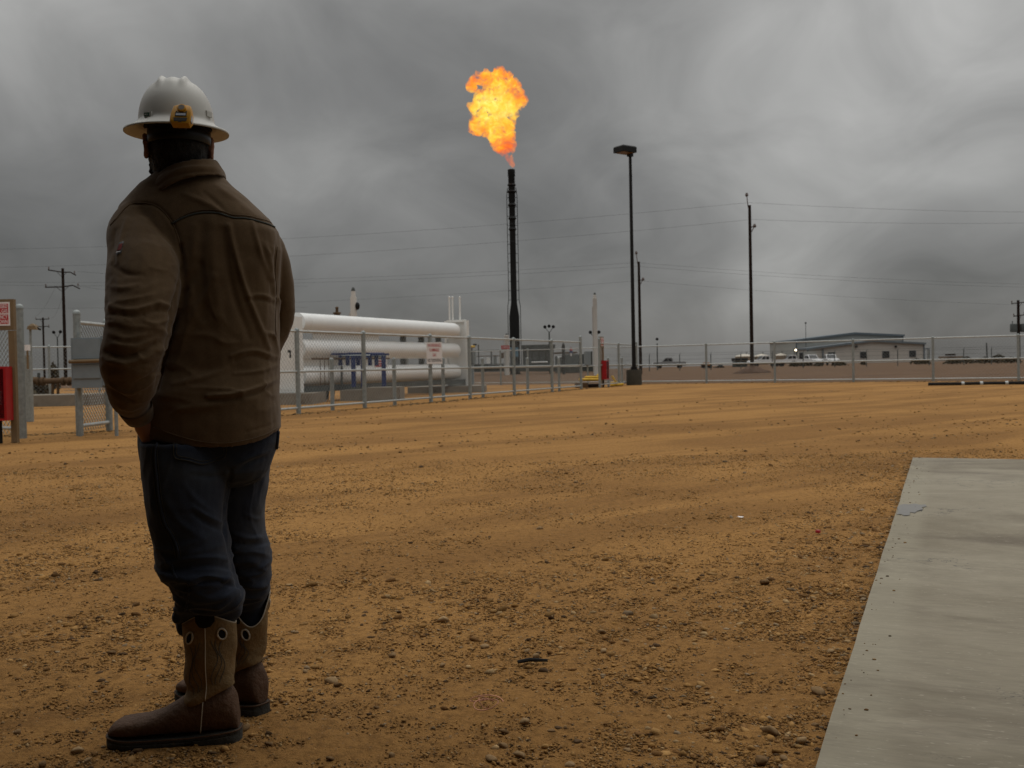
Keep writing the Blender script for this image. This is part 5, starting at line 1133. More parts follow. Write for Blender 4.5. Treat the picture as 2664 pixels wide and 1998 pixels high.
# broad softness of the cloth, then the creases that show
c, n = co_no(jm)
set_co(jm, c + n * (0.0045 * fbm(c * np.array([9, 9, 6]), 3) + .0018 * fbm(c * 26, 2))[:, None])
folds(jm, [
    ([(596, 588), (612, 660), (636, 745), (668, 830), (700, 905)], .0085, 10), ([(580, 600), (592, 690), (612, 780), (650, 880)], -.005, 12),
    ([(655, 575), (672, 640), (700, 720)], .006, 9), ([(692, 635), (705, 690), (714, 760)], .0035, 8), ([(680, 640), (690, 690), (710, 780)], -.003, 10),
    ([(548, 578), (556, 680), (566, 800), (574, 880)], .0045, 20), ([(506, 590), (498, 700), (492, 830)], .004, 16), ([(525, 590), (524, 700), (530, 830)], -.003, 14),
    ([(640, 772), (680, 768), (720, 782)], .005, 5), ([(640, 783), (680, 780), (720, 794)], -.004, 6),
    ([(690, 866), (712, 872), (724, 895)], .006, 5), ([(600, 926), (660, 912), (720, 930)], .006, 6), ([(612, 938), (664, 926), (720, 946)], -.0045, 7),
    ([(610, 972), (670, 966), (722, 950)], .005, 6), ([(540, 1030), (600, 1026), (660, 1012), (722, 986)], .0085, 7), ([(540, 1042), (604, 1038), (664, 1025), (722, 1000)], -.006, 8),
    ([(440, 1058), (500, 1064), (570, 1052)], .004, 12), ([(450, 1000), (520, 985), (590, 960)], .004, 10),
    ([(520, 690), (470, 780), (440, 880)], -.007, 16), ([(560, 720), (500, 830), (460, 940)], .004, 12), ([(470, 640), (474, 700), (455, 790), (440, 880), (418, 960), (408, 1010)], -.012, 9),
    ([(480, 505), (540, 530), (590, 560)], .004, 10), ([(560, 480), (600, 510), (650, 545)], .003, 10), ([(530, 500), (560, 525), (585, 550)], -.003, 8),
    # sleeve
    ([(448, 812), (410, 806), (375, 818)], -.006, 8), ([(452, 800), (415, 790), (370, 800)], .006, 8), ([(446, 830), (405, 842), (380, 836)], .006, 8), ([(290, 690), (330, 712), (372, 715)], -.004, 9),
    ([(282, 745), (320, 750), (360, 742)], .004, 10), ([(284, 795), (330, 806), (390, 800)], .005, 9), ([(282, 812), (325, 822), (370, 818)], -.0045, 8),
    ([(276, 915), (320, 928), (372, 912), (415, 890)], -.0075, 9), ([(268, 930), (315, 946), (370, 934), (420, 905)], .008, 10), ([(285, 868), (330, 880), (390, 868)], .005, 10), ([(300, 895), (350, 900), (410, 880)], .005, 8),
    ([(350, 1000), (385, 980), (412, 955)], -.006, 8), ([(285, 1012), (318, 1034), (345, 1044)], -.0075, 8), ([(278, 995), (320, 1018), (360, 1022)], .0065, 8), ([(300, 1052), (335, 1066), (362, 1060)], .005, 7), ([(346, 1018), (376, 1006), (400, 985)], .006, 7),
    ([(300, 600), (292, 650), (298, 680)], -.005, 7), ([(330, 570), (316, 620), (306, 680)], .005, 8), ([(400, 560), (430, 620), (446, 690)], .003, 14),
    # hem and seam lines
    ([(640, 1124), (690, 1110), (724, 1096)], -.003, 4), ([(341, 530), (400, 533), (440, 568), (462, 612), (472, 655)], -.004, 5), ([(447, 582), (480, 565), (520, 554), (565, 554), (605, 566), (640, 568), (690, 581), (724, 597)], -.003, 5),
    ([(724, 600), (718, 700), (724, 800), (722, 880)], -.008, 6)])
wrinkle(jm, [(255, 700, 480, 1010, (5, 5, 17), .0048), (270, 560, 480, 740, (7, 7, 6), .0030), (455, 600, 725, 860, (17, 9, 4), .0026), (400, 840, 730, 1110, (5, 5, 15), .0034), (300, 980, 420, 1100, (8, 8, 20), .0045), (690, 620, 775, 960, (6, 6, 15), .0050)])
person_base = np.array([MX, MY + .05, 0.0])

# --- body: one continuous figure
bm_ = MB()
HC = P(464, 376, 2.80); hyaw = R(22)
hx_ = np.array([math.cos(hyaw), math.sin(hyaw), 0]); hf = np.array([-math.sin(hyaw), math.cos(hyaw), 0])   # head right, head forward
def H(r, f, u): return HC + hx_ * r + hf * f + Z * u
hrings = []
for u, w, f0, b0_ in ((.118, .025, .02, .03), (.112, .045, .045, .055), (.095, .064, .072, .083), (.06, .074, .090, .097), (.02, .0765, .095, .100), (-.01, .075, .094, .098), (-.04, .071, .093, .088), (-.07, .063, .092, .070), (-.095, .052, .088, .048), (-.112, .036, .078, .02), (-.120, .018, .06, .0)):
    hrings.append([H(w * math.cos(a), (f0 if math.sin(a) > 0 else b0_) * math.sin(a), u) for a in np.linspace(0, 2 * math.pi, 28, endpoint=False)])
bm_.loft(hrings)
bm_.ball(H(0, .100, -.02), (.013, .016, .022), 8); bm_.ball(H(0, .098, -.003), (.009, .010, .022), 8)          # nose
for s in (-1, 1):
    bm_.ball(H(.034 * s, .082, .022), (.024, .014, .009), 8); bm_.ball(H(.031 * s, .083, .005), (.013, .010, .009), 8)   # brow, eyelids
    bm_.ball(H(.045 * s, .070, -.03), (.020, .018, .018), 8)
    e0 = H(.080 * s, -.012, -.012)
    for k in range(7):
        a = -1.6 + k * .62; bm_.ball(e0 + Z * (.026 * math.sin(a)) + hf * (-.016 * math.cos(a) * 1) + hx_ * s * (.006 + .002 * (k > 2)), (.008, .010, .010), 6)
    bm_.ball(e0 + hx_ * s * .002, (.008, .014, .024), 6)
bm_.ball(H(0, .095, -.062), (.022, .008, .006), 8); bm_.ball(H(0, .094, -.074), (.020, .009, .007), 8); bm_.ball(H(0, .084, -.104), (.020, .014, .014), 8)
nk = [H(0, -.005, -.06), H(0, -.012, -.12), P(487, 470, 2.81), P(500, 520, 2.81)]
bm_.tube(nk, [.060, .058, .064, .085], 20)
body_t = [(490, 420, 575, .06), (540, 370, 630, .085), (610, 345, 680, .10), (760, 390, 690, .105), (900, 405, 690, .11), (1040, 410, 690, .115), (1130, 410, 690, .12), (1200, 415, 680, .11)]
bm_.loft([ring(py, xl, xr, MY, b, 24) for py, xl, xr, b in body_t])
tube_px(bm_, [(380, 570, 2.77, 44), (372, 700, 2.68, 56), (362, 850, 2.58, 46), (348, 950, 2.55, 40), (352, 1040, 2.625, 26), (366, 1082, 2.672, 22)], 14)
tube_px(bm_, [(655, 585, 2.81, 36), (695, 700, 2.87, 26), (716, 800, 2.92, 22), (700, 880, 2.92, 20), (668, 985, 2.90, 18), (655, 1060, 2.90, 18)], 14)
def hand(wrist, down, across, back, s=1.0):      # a relaxed hand slipping into a pocket, fingers curled
    wrist, down, across, back = (np.asarray(q, float) for q in (wrist, down, across, back))
    bm_.tube([wrist - down * .02, wrist + down * .03, wrist + down * .075], [.024, .033, .034], 14)
    for k in (-1, 0, 1): bm_.ball(wrist + down * .055 + across * .02 * k, (.022, .020, .036), 8)
    for k, L in enumerate((.070, .080, .075, .058)):
        p = wrist + down * .085 + across * (.030 - .020 * k); p1 = p + down * L * .48 + back * .004; p2 = p1 + down * L * .32 - back * .014; p3 = p2 + down * L * .18 - back * .018
        bm_.tube([p - down * .02, p, p1, p2, p3], [.010, .010, .009, .0085, .0065], 8)
    q = wrist + down * .03 + across * .032; bm_.tube([q, q + down * .028 + across * .016, q + down * .056 + across * .016 - back * .01], [.012, .0105, .008], 8)
dn = np.array([.34, .62, -1.0]); dn /= np.linalg.norm(dn)
hand(P(368, 1084, 2.676), dn, np.array([-.55, .8, 0.0]), np.array([-.8, -.55, 0]))
hand(P(655, 1062, 2.90), np.array([-.1, .05, -1.]) / 1.007, np.array([.5, .85, 0.0]), np.array([.85, -.5, 0]))
tube_px(bm_, [(480, 1160, 2.75, 80), (488, 1300, 2.73, 74), (505, 1440, 2.73, 60), (540, 1560, 2.75, 36), (550, 1640, 2.76, 30), (550, 1700, 2.76, 32), (552, 1850, 2.77, 34)], 16)
tube_px(bm_, [(620, 1160, 2.86, 60), (620, 1300, 2.88, 50), (630, 1440, 2.91, 44), (646, 1540, 2.96, 26), (650, 1620, 3.0, 24), (648, 1700, 3.0, 24), (645, 1800, 3.02, 24)], 16)
bmesh_ = remeshed(bm_, .0048, 2, .4)
bmesh_.materials.append(M['skin'])
c, n = co_no(bmesh_); set_co(bmesh_, c - person_base)
man = finish('person', bmesh_, None, person_base, 'all')
tag(man, 'man seen from behind in white hard hat, brown jacket, dark jeans and tan boots', 'person')
def put(me, name, mats, parent=man, smooth='all'):
    for m in (mats if isinstance(mats, list) else [mats]): me.materials.append(m)
    c, n = co_no(me); set_co(me, c - person_base); o = finish(name, me, parent, person_base, smooth); return o
def part(mb, name, mats, parent=man, smooth='all'):
    ORIG[parent.name] = person_base; return mb.build(name, mats, parent, smooth)

jb = bvh_of(jm)
jacket = put(jm, 'jacket', M['jacket'])
pb = MB()
seam(pb, jb, [(447, 582), (480, 565), (520, 554), (565, 554), (605, 566), (640, 568), (690, 581), (714, 591)], .0026, .001, 60)
part(pb, 'yoke_piping', M['piping'], jacket)
for pl_, r_, n_s in (([(287, 586), (300, 572), (341, 531), (400, 533), (440, 568), (462, 612), (472, 655)], .0016, 60), ([(451, 575), (482, 558), (521, 547), (566, 547), (606, 559), (640, 561), (690, 573), (706, 580)], .0011, 60),
                     ([(400, 1112), (470, 1136), (530, 1150), (600, 1152), (680, 1134), (722, 1112)], .0012, 50), ([(722, 640), (716, 700), (719, 760), (716, 830), (718, 880)], .0012, 50)):
    pb = MB(); seam(pb, jb, pl_, r_, .0007, n_s); part(pb, 'seam', M['jacket'], jacket)
# sleeve patch
def patch(poly, bvh, nu, nv, lift, mbx, mi=0, wave=None):
    a, b, c_, d = [np.array(q, float) for q in poly]; V = []
    for j in range(nv):
        for i in range(nu):
            u, v = i / (nu - 1), j / (nv - 1); q = (a * (1 - u) + b * u) * (1 - v) + (d * (1 - u) + c_ * u) * v
            if wave: q = q + wave(u, v)
            V.append(surf(bvh, q[0], q[1], lift)[0])
    mbx.add(V, [(j * nu + i, (j + 1) * nu + i, (j + 1) * nu + i + 1, j * nu + i + 1) for j in range(nv - 1) for i in range(nu - 1)], mi)
pb = MB(); patch([(311, 632), (323, 628), (316, 660), (303, 663)], jb, 6, 10, .002, pb, 0); patch([(311, 637), (320, 634), (315.5, 651), (306, 654)], jb, 5, 6, .003, pb, 1); patch([(305, 656.5), (314, 654.5), (313.5, 656.5), (304.5, 658.5)], jb, 5, 3, .003, pb, 2)
part(pb, 'sleeve_patch', [M['det_dark'], mat('patch_red', (.14, .012, .01), .7, 0, .2, 30), M['sign_white']], jacket)
pb = MB(); cu0, cu1 = P(351, 1057, 2.637), P(364, 1084, 2.668); pb.tube([cu0, (cu0 + cu1) / 2, cu1, cu1 + (cu1 - cu0) * .04, cu1 - (cu1 - cu0) * .25], [.0455, .0425, .0385, .0345, .032], 24, 0, False)
part(pb, 'cuff', M['jacket'], jacket)
# collar
top = [(560, 446, 2.90), (566, 424, 2.85), (553, 413, 2.765), (522, 412, 2.725), (490, 416, 2.715), (455, 424, 2.715), (425, 440, 2.725), (402, 458, 2.745), (380, 482, 2.775), (358, 510, 2.83), (372, 520, 2.90)]
bot = [(580, 486, 2.93), (590, 470, 2.86), (578, 458, 2.76), (545, 456, 2.715), (505, 460, 2.695), (466, 470, 2.69), (432, 486, 2.69), (405, 502, 2.705), (380, 516, 2.73), (352, 530, 2.80), (366, 534, 2.90)]
tp, bt = spline([P(*q) for q in top], 50), spline([P(*q) for q in bot], 50)
cen = P(480, 470, 2.82); cb_ = []
for a, b in zip(tp, bt):
    out = (a + b) / 2 - cen; out[2] = 0; out /= np.linalg.norm(out) + 1e-9
    m_ = (a * .5 + b * .5)
    cb_.append([b, m_ + out * .006 + (b - a) * .12, m_ * .4 + a * .6 + out * .003, a + out * .003, a - out * .003 - Z * .001, m_ - out * .006, b - out * .008])
mbc = MB(); mbc.loft(cb_, caps=True)
cm_ = remeshed(mbc, .0045, 3, .5)
folds(cm_, [([(420, 470), (450, 448), (490, 436), (560, 434)], .003, 6), ([(400, 492), (440, 462), (500, 448), (570, 448)], -.003, 5), ([(362, 520), (400, 476), (440, 446)], .003, 6)])
put(cm_, 'collar', M['jacket'], jacket)
pb = MB()
for k in range(5): q = P(356 + k * 2, 512 + 4 * k, 2.82); pb.tube([q, q + [-.008 - .002 * k, 0, .006 + .004 * (k % 2)], q + [-.012, .002, .014 - .004 * k]], .0009, 4)
part(pb, 'collar_thread', M['hair'], jacket)

# --- jeans
mb = MB()
pelvis = [(1062, 392, 718, .125), (1105, 368, 722, .135), (1150, 368, 721, .140), (1190, 373, 708, .138), (1222, 379, 699, .13), (1245, 400, 684, .10), (1262, 440, 650, .06)]
mb.loft([ring(py, xl, xr, 2.79, b, 36, 2.4) for py, xl, xr, b in pelvis])
ll = [(1150, 372, 590, 2.74, .125), (1220, 376, 600, 2.73, .120), (1250, 379, 597, 2.725, .116), (1300, 384, 590, 2.72, .112), (1360, 393, 587, 2.72, .106), (1410, 402, 598, 2.72, .100), (1440, 406, 598, 2.72, .098), (1470, 410, 604, 2.72, .098), (1488, 415, 610, 2.72, .098),
      (1502, 434, 614, 2.725, .094), (1514, 452, 618, 2.73, .092), (1530, 461, 623, 2.73, .092), (1548, 466, 628, 2.735, .088), (1566, 462, 630, 2.742, .076), (1582, 455, 630, 2.75, .062), (1596, 453, 626, 2.757, .052), (1606, 458, 616, 2.76, .047), (1618, 486, 604, 2.758, .040), (1670, 500, 598, 2.75, .040)]
mb.loft([ring(py, xl, xr, D, b, 32, 2.2) for py, xl, xr, D, b in ll])
rl = [(1150, 545, 716, 2.85, .115), (1205, 550, 701, 2.865, .110), (1250, 552, 697, 2.87, .104), (1300, 552, 689, 2.88, .100), (1340, 552, 685, 2.89, .096), (1385, 556, 688, 2.90, .092), (1402, 558, 694, 2.905, .092), (1418, 562, 701, 2.91, .092), (1450, 568, 703, 2.92, .090), (1500, 576, 702, 2.94, .088), (1535, 584, 698, 2.955, .080), (1560, 606, 690, 2.97, .056), (1590, 622, 684, 2.98, .042), (1660, 624, 680, 2.99, .040)]
mb.loft([ring(py, xl, xr, D, b, 32, 2.2) for py, xl, xr, D, b in rl])
mb.ball(P(478, 1622, 2.79), (.020, .030, .036), 10); mb.ball(P(466, 1600, 2.76), (.018, .040, .022), 10)
dm = remeshed(mb, .0044, 5, .5)
c, n = co_no(dm); set_co(dm, c + n * (0.0035 * fbm(c * np.array([10, 10, 7]), 3) + .0014 * fbm(c * 28, 2))[:, None])
folds(dm, [([(505, 1320), (545, 1345), (588, 1365)], .006, 8), ([(500, 1335), (540, 1362), (586, 1384)], -.005, 8), ([(420, 1470), (480, 1455), (560, 1450), (606, 1462)], .006, 9), ([(430, 1484), (500, 1474), (570, 1472), (610, 1484)], -.006, 8),
    ([(440, 1500), (480, 1508), (540, 1498), (612, 1510)], .007, 7), ([(450, 1516), (500, 1522), (560, 1514), (620, 1530)], -.006, 7), ([(470, 1550), (530, 1556), (610, 1548)], .004, 10), ([(460, 1578), (510, 1592), (580, 1588), (630, 1576)], -.006, 8), ([(455, 1588), (510, 1596), (580, 1594), (628, 1584)], .004, 6),
    ([(590, 1220), (560, 1240), (500, 1236)], -.004, 9), ([(600, 1226), (590, 1300), (586, 1370), (598, 1420), (606, 1470), (626, 1540)], -.012, 8), ([(620, 1225), (650, 1205), (690, 1190)], -.005, 8), ([(610, 1212), (650, 1190), (700, 1172)], .004, 8),
    ([(610, 1390), (650, 1400), (690, 1398)], .006, 8), ([(606, 1410), (650, 1418), (700, 1412)], -.006, 7), ([(620, 1440), (660, 1436), (700, 1446)], .005, 8), ([(630, 1520), (660, 1528), (698, 1520)], .005, 8), ([(640, 1340), (670, 1350), (688, 1340)], .004, 8),
    ([(400, 1180), (392, 1280), (408, 1380)], .003, 14), ([(480, 1260), (510, 1300), (560, 1340)], .0035, 12), ([(430, 1300), (470, 1360), (530, 1400)], .0035, 12), ([(418, 1440), (440, 1470), (430, 1490)], .005, 8)])
wrinkle(dm, [(355, 1130, 710, 1420, (9, 9, 5), .0036), (390, 1390, 720, 1630, (6, 6, 19), .0095), (430, 1490, 640, 1630, (8, 8, 30), .0060)])
db = bvh_of(dm)
jeans = put(dm, 'jeans', M['denim'])
SE = [(408, 1118), (409, 1150), (404, 1180), (409, 1240), (414, 1290), (424, 1340), (432, 1366), (448, 1392), (460, 1420), (466, 1452)]
pb = MB(); seam(pb, db, SE, .0032, .0012, 80); part(pb, 'side_seam', M['denim'], jeans); pb = MB(); seam(pb, db, [(447, 1470), (452, 1490), (460, 1505)], .003, .001, 16); part(pb, 'side_seam', M['denim'], jeans); pb = MB(); seam(pb, db, [(490, 1516), (492, 1540), (487, 1572), (482, 1590)], .0026, .001, 24)
part(pb, 'side_seam', M['denim'], jeans)
pb = MB(); seam(pb, db, [(x - 9, y) for x, y in SE], .0011, .001, 80); seam(pb, db, [(x + 6, y) for x, y in SE], .0009, .001, 80)
part(pb, 'seam_stitching', M['thread'], jeans)
pb = MB(); patch([(455, 1122), (591, 1150), (587, 1188), (455, 1190)], db, 16, 12, .0028, pb, 0, lambda u, v: np.array([0, 20 * v * (1 - abs(2 * u - 1.05))]))
part(pb, 'back_pocket', M['denim'], jeans)
pb = MB(); seam(pb, db, [(454, 1124), (453, 1160), (455, 1190), (490, 1199), (524, 1208), (556, 1200), (586, 1187), (590, 1152)], .0013, .0034, 70)
seam(pb, db, [(461, 1126), (460, 1160), (462, 1184), (494, 1192), (524, 1200), (554, 1193), (579, 1182), (583, 1154)], .0010, .0034, 70)
part(pb, 'pocket_stitching', M['thread'], jeans)
pb = MB(); seam(pb, db, [(722, 1122), (720, 1145), (718, 1166)], .005, .002, 12); part(pb, 'belt_loop', M['denim'], jeans)
pb = MB()
for k in range(9): q = surf(db, 366 + k * 4, 1108 + (k % 3) * 2, .002)[0]; pb.tube([q, q + [-.004, -.003, .004 * (k % 2)], q + [-.008, -.002, -.004 + .003 * (k % 3)]], .0009, 4)
part(pb, 'frayed_pocket_edge', M['thread'], jeans)

# --- boots
def boot(heel, toe, shaft_h, dip, lean, ph0=0.0, label=None):
    heel, toe = np.array(heel, float), np.array(toe, float); fx = toe - heel; L = np.linalg.norm(fx); fx = fx / L; fx[2] = 0; fx /= np.linalg.norm(fx); fy = np.array([-fx[1], fx[0], 0]); S = L / .345
    o = heel.copy(); o[2] = float(yard_z((heel[0] + toe[0]) / 2, (heel[1] + toe[1]) / 2)[0]) - .002
    def B(x, y, z): return o + fx * x * S + fy * y * S + Z * z * S
    root = MB()
    # vamp and heel counter
    rings = []
    for x, w, zt, e in ((.004, .022, .085, 2), (.012, .033, .130, 2), (.03, .041, .160, 2), (.06, .045, .166, 2), (.10, .047, .152, 2), (.14, .046, .127, 2), (.17, .046, .108, 2.1), (.20, .048, .092, 2.2), (.24, .050, .079, 2.3), (.28, .051, .074, 2.5), (.31, .047, .068, 2.6), (.328, .038, .059, 2.5), (.340, .022, .046, 2)):
        rr_ = []
        for k in range(24):
            a = 2 * math.pi * k / 24; cs, sn = math.cos(a), math.sin(a); yy = w * math.copysign(abs(cs) ** (2 / e), cs)
            zz = .026 + (zt - .026) * (math.copysign(abs(sn) ** (2 / e), sn) * .5 + .5)
            if sn < 0: yy = yy * 1.0
            rr_.append(B(x, yy * (1 if sn > -.2 else .96), zz))
        rings.append(rr_)
    vm = MB(); vm.loft(rings); vmesh = remeshed(vm, .0045, 2, .5)
    c, n = co_no(vmesh); set_co(vmesh, c + n * (.0016 * fbm(c * 30, 3))[:, None])
    b = thing_part('boot')
    if label: b['label'] = label
    vo = put(vmesh, 'vamp', M['leather_brown'], b)
    # shaft, open at the top with a scalloped rim
    nphi, nt = 48, 26; outer = []
    zt_ = lambda ph: shaft_h - dip * (abs(math.cos(ph - ph0)) ** 1.6)
    def sp(ph, t, inset=0.0):
        z0 = .122 - .034 * math.cos(ph); z = z0 + (zt_(ph) - z0) * t
        k = (z - .085) / (shaft_h - .085)
        a = .060 + .012 * k + .010 * max(0, .18 - k) / .18; bq = .044 + .010 * k
        fold = .0065 * math.sin(z * 105 + 1.6 * math.sin(ph * 2) + .8 * math.cos(ph)) * max(0, 1 - k / .42) + .0032 * math.sin(z * 42 + ph * 3) * (1 - .6 * k) + .0022 * math.sin(z * 75 - ph * 2 + 1) * (1 - k)
        a, bq = a + fold - inset, bq + fold - inset
        cx0 = .078 + lean * k + .018 * max(0, .25 - k)
        return B(cx0 + a * math.cos(ph), bq * math.sin(ph), z)
    V, Fc = [], []
    phs = np.linspace(0, 2 * math.pi, nphi, endpoint=False)
    sh = MB(); sh.loft([[sp(p_, t) for p_ in phs] for t in np.linspace(0, 1, nt)] + [[sp(p_, t, .0045) for p_ in phs] for t in (1.0, .9, .7, .4)], caps=False)
    part(sh, 'shaft', M['leather_tan'], b)
    tr_ = MB(); rim = [sp(p_, 1.0, .002) + Z * .001 for p_ in np.linspace(0, 2 * math.pi, 97)]; tr_.tube(rim, .0022, 6, 0, False)
    for ph in (math.pi / 2, -math.pi / 2): tr_.tube([sp(ph, t, -.0012) for t in np.linspace(0.0, .93, 30)], .0016, 6)
    for ph, s_ in ((math.pi / 2, 1), (-math.pi / 2, -1)): tr_.tube([B(.086 + .008 * t, s_ * (.0475 + .001 * math.sin(t * 3)), .118 - .080 * t) for t in np.linspace(0, 1, 8)], .0014, 6)
    part(tr_, 'piping', M['cream'], b)
    # pull holes and strap on each side
    for sgn in (1, -1):
        for dph in (.62, -.62):
            ph = sgn * math.pi / 2 + dph; ctr_ = sp(ph, .80, -.001); e1 = (sp(ph + .05, .80) - sp(ph - .05, .80)); e1 /= np.linalg.norm(e1); e2 = sp(ph, .83) - sp(ph, .77); e2 /= np.linalg.norm(e2); nn = np.cross(e1, e2)
            if np.dot(nn, ctr_ - B(.078, 0, shaft_h * .8)) < 0: nn = -nn
            hm = MB(); hm.tube([ctr_ + nn * .001 + e1 * .0125 * math.cos(q) + e2 * .015 * math.sin(q) for q in np.linspace(0, 2 * math.pi, 25)], .0026, 6, 0, False)
            hm.add([ctr_ + nn * .0012 + e1 * .0115 * math.cos(q) + e2 * .014 * math.sin(q) for q in np.linspace(0, 2 * math.pi, 20, endpoint=False)], [tuple(range(20))], 1)
            part(hm, 'pull_hole', [M['cream'], M['black_cloth']], b)
        st_ = MB(); phs2 = [sgn * math.pi / 2 + q for q in (-.34, -.2, 0, .2, .34)]
        Vt = [sp(p_, 1.0, -.004) + Z * .004 for p_ in phs2] + [sp(p_, 1 - .15 * math.sqrt(max(0.02, 1 - (q / .36) ** 2)), -.004) for p_, q in zip(phs2, (-.34, -.2, 0, .2, .34))]
        st_.add(Vt, [(k, k + 1, k + 6, k + 5) for k in range(4)]); part(st_, 'pull_strap', M['black_cloth'], b)
        # decorative stitching
        dst = MB()
        for s2 in (1, -1):
            for off_ in (.34, .50, .66):
                dst.tube([sp(sgn * math.pi / 2 + s2 * (off_ + .13 * math.sin(t * 13 + off_ * 5)), t, -.0004) for t in np.linspace(.14, .70, 40)], .0009, 4)
        part(dst, 'stitching', M['piping'], b)
    # sole with a separate heel block and turned up toe
    so = MB(); outl = [(-.002, .0), (.001, .020), (.014, .035), (.06, .0445), (.11, .0445), (.16, .0465), (.21, .051), (.26, .0535), (.30, .0515), (.330, .040), (.343, .022), (.347, 0)]
    pts = spline([(x, y, 0) for x, y in outl], 40); up = [(x, y) for x, y, _ in pts]; ring2 = up + [(x, -y) for x, y in reversed(up[1:-1])]
    spring = lambda x: .010 * max(0, (x - .27) / .08) ** 1.5
    def zbot(x): return .0 if x < .100 else (.0 if x > .190 else .014 * math.sin(min(1, (x - .100) / .02) * math.pi / 2) * min(1, (.190 - x) / .07))
    stop_ = lambda x: .022 + spring(x) * .8 + .012 * max(0, 1 - x / .13)
    so.loft([[B(x, y * .90, zbot(x) + spring(x) - .006) for x, y in ring2], [B(x, y * .97, zbot(x) + spring(x) - .003) for x, y in ring2], [B(x, y, zbot(x) * .8 + spring(x) + .004) for x, y in ring2], [B(x, y * 1.0, stop_(x) - .010) for x, y in ring2], [B(x, y * .965, stop_(x) - .0085) for x, y in ring2], [B(x, y * .965, stop_(x) - .0065) for x, y in ring2], [B(x, y * .995, stop_(x) - .005) for x, y in ring2], [B(x, y * 1.0, stop_(x) - .002) for x, y in ring2], [B(x, y * .98, stop_(x)) for x, y in ring2], [B(x, y * .85, stop_(x) + .002) for x, y in ring2]])
    part(so, 'sole', M['sole'], b, True)
    wl = MB(); wl.tube([B(x, y * .965, stop_(x) + .0008) for x, y in ring2 + ring2[:1]], .0024, 5, 0, False); part(wl, 'welt', M['leather_brown'], b)
    return b
def thing_part(name):
    o = bpy.data.objects.new(name, None); COL.objects.link(o); o.parent = man; ORIG[o.name] = person_base; o.empty_display_size = .05; return o
hl, tl = gnd(628, 1926), gnd(283, 1940)
boot(hl, tl, .347, .034, -.004)
hr_, tr2 = gnd(688, 1864), gnd(450, 1812)
dv = tr2 - hr_; boot(hr_, hr_ + dv / np.linalg.norm(dv) * .355, .356, .095, -.024, R(140))

# --- hair, hat, glasses
hm = MB(); hr2 = []
for u, w, f0, b0_ in ((.10, .060, .06, .085), (.06, .080, .06, .105), (.02, .083, .05, .109), (-.02, .082, .02, .107), (-.05, .078, .0, .098), (-.08, .070, -.01, .082), (-.105, .062, -.012, .072), (-.118, .055, -.012, .064)):
    hr2.append([H(w * math.cos(a), (f0 if math.sin(a) > 0 else b0_) * math.sin(a) - .0, u) for a in np.linspace(0, 2 * math.pi, 32, endpoint=False)])
hm.loft(hr2); hme = remeshed(hm, .004, 1, .4); c, n = co_no(hme); set_co(hme, c + n * (.0035 * fbm(c * np.array([90, 90, 40]), 3))[:, None])
hair = put(hme, 'hair', M['hair'])
hs_ = MB(); hr_rng = np.random.default_rng(5)
for k in range(900):
    a = math.pi + hr_rng.random() * math.pi; u = -.118 + hr_rng.random() * .14; w, bk = np.interp(u, (-.118, -.08, -.02, .02), (.055, .070, .082, .083)), np.interp(u, (-.118, -.08, -.02, .02), (.064, .082, .107, .109))
    p = H(w * math.cos(a), bk * math.sin(a), u); nn = p - H(0, 0, u); nn /= np.linalg.norm(nn); tip = p + nn * .007 + np.array([hr_rng.normal() * .003, hr_rng.normal() * .003, -.008]); sx = np.cross(nn, Z) * .0011
    hs_.add([p - sx, p + sx, tip], [(0, 1, 2)])
part(hs_, 'hair_strands', M['hair'], hair)
bd = MB(); bd.ball(H(0, .070, -.098), (.046, .030, .030), 10)
for s in (-1, 1): bd.tube([H(.071 * s, .0, -.03), H(.066 * s, .02, -.07), H(.048 * s, .055, -.098)], [.008, .013, .018], 10)
bme = remeshed(bd, .004, 1, .4); c, n = co_no(bme); set_co(bme, c + n * (.004 * fbm(c * 110, 2))[:, None]); put(bme, 'beard', M['hair'])
gl = MB(); gr = []
for k in range(25):
    a = math.pi * 1.13 + (math.pi * .74) * k / 24; gr.append([H(.088 * math.cos(a) * q, .114 * math.sin(a) * q, z_) for q, z_ in ((1.0, .030), (1.035, .028), (1.045, .010), (1.03, -.008), (.995, -.010))])
gl.loft(gr); part(gl, 'safety_glasses', M['lens_dark'])
sm = MB(); sm.tube([H(.086 * math.cos(a), .112 * math.sin(a), .044 + .002 * math.sin(4 * a)) for a in np.linspace(math.pi, 2 * math.pi, 30)], .006, 6); part(sm, 'hat_band', M['black_cloth'])

zb = P(460, 342, 2.80)[2]; HATC = np.array([P(460, 330, 2.80)[0], 2.80, zb]); hyw = R(8)
ux_, uf = np.array([math.cos(hyw), math.sin(hyw), 0]), np.array([-math.sin(hyw), math.cos(hyw), 0])
tilt = -.03
def HT(r, f, u): return HATC + ux_ * r + uf * f + Z * (u + f * .05)
hatm = MB(); nph, nth = 96, 30
RX, RYf, RYb, HH = .1010, .128, .124, .131
def dome(ph, th, inset=0.0):                   # th 0 at the base, pi/2 at the crown
    cs, sn = math.cos(ph), math.sin(ph); ry = RYf if sn > 0 else RYb
    ct = math.cos(th) ** .80; st = math.sin(th) ** .92
    r, f, u = RX * ct * cs, ry * ct * sn, HH * st
    # three low ridges along the crown
    k = max(0.0, (u / HH - .66) / .34); k = k * k * (3 - 2 * k)
    for x0, am, wd in ((-.031, .0105, .0075), (.031, .0105, .0075), (0, .0035, .014)):
        bump = am * math.exp(-((r - x0) / wd) ** 2) * min(1, k * 2.2); u += bump
    s = 1 - inset / .11; return r * s, f * s, u * s
rings = []
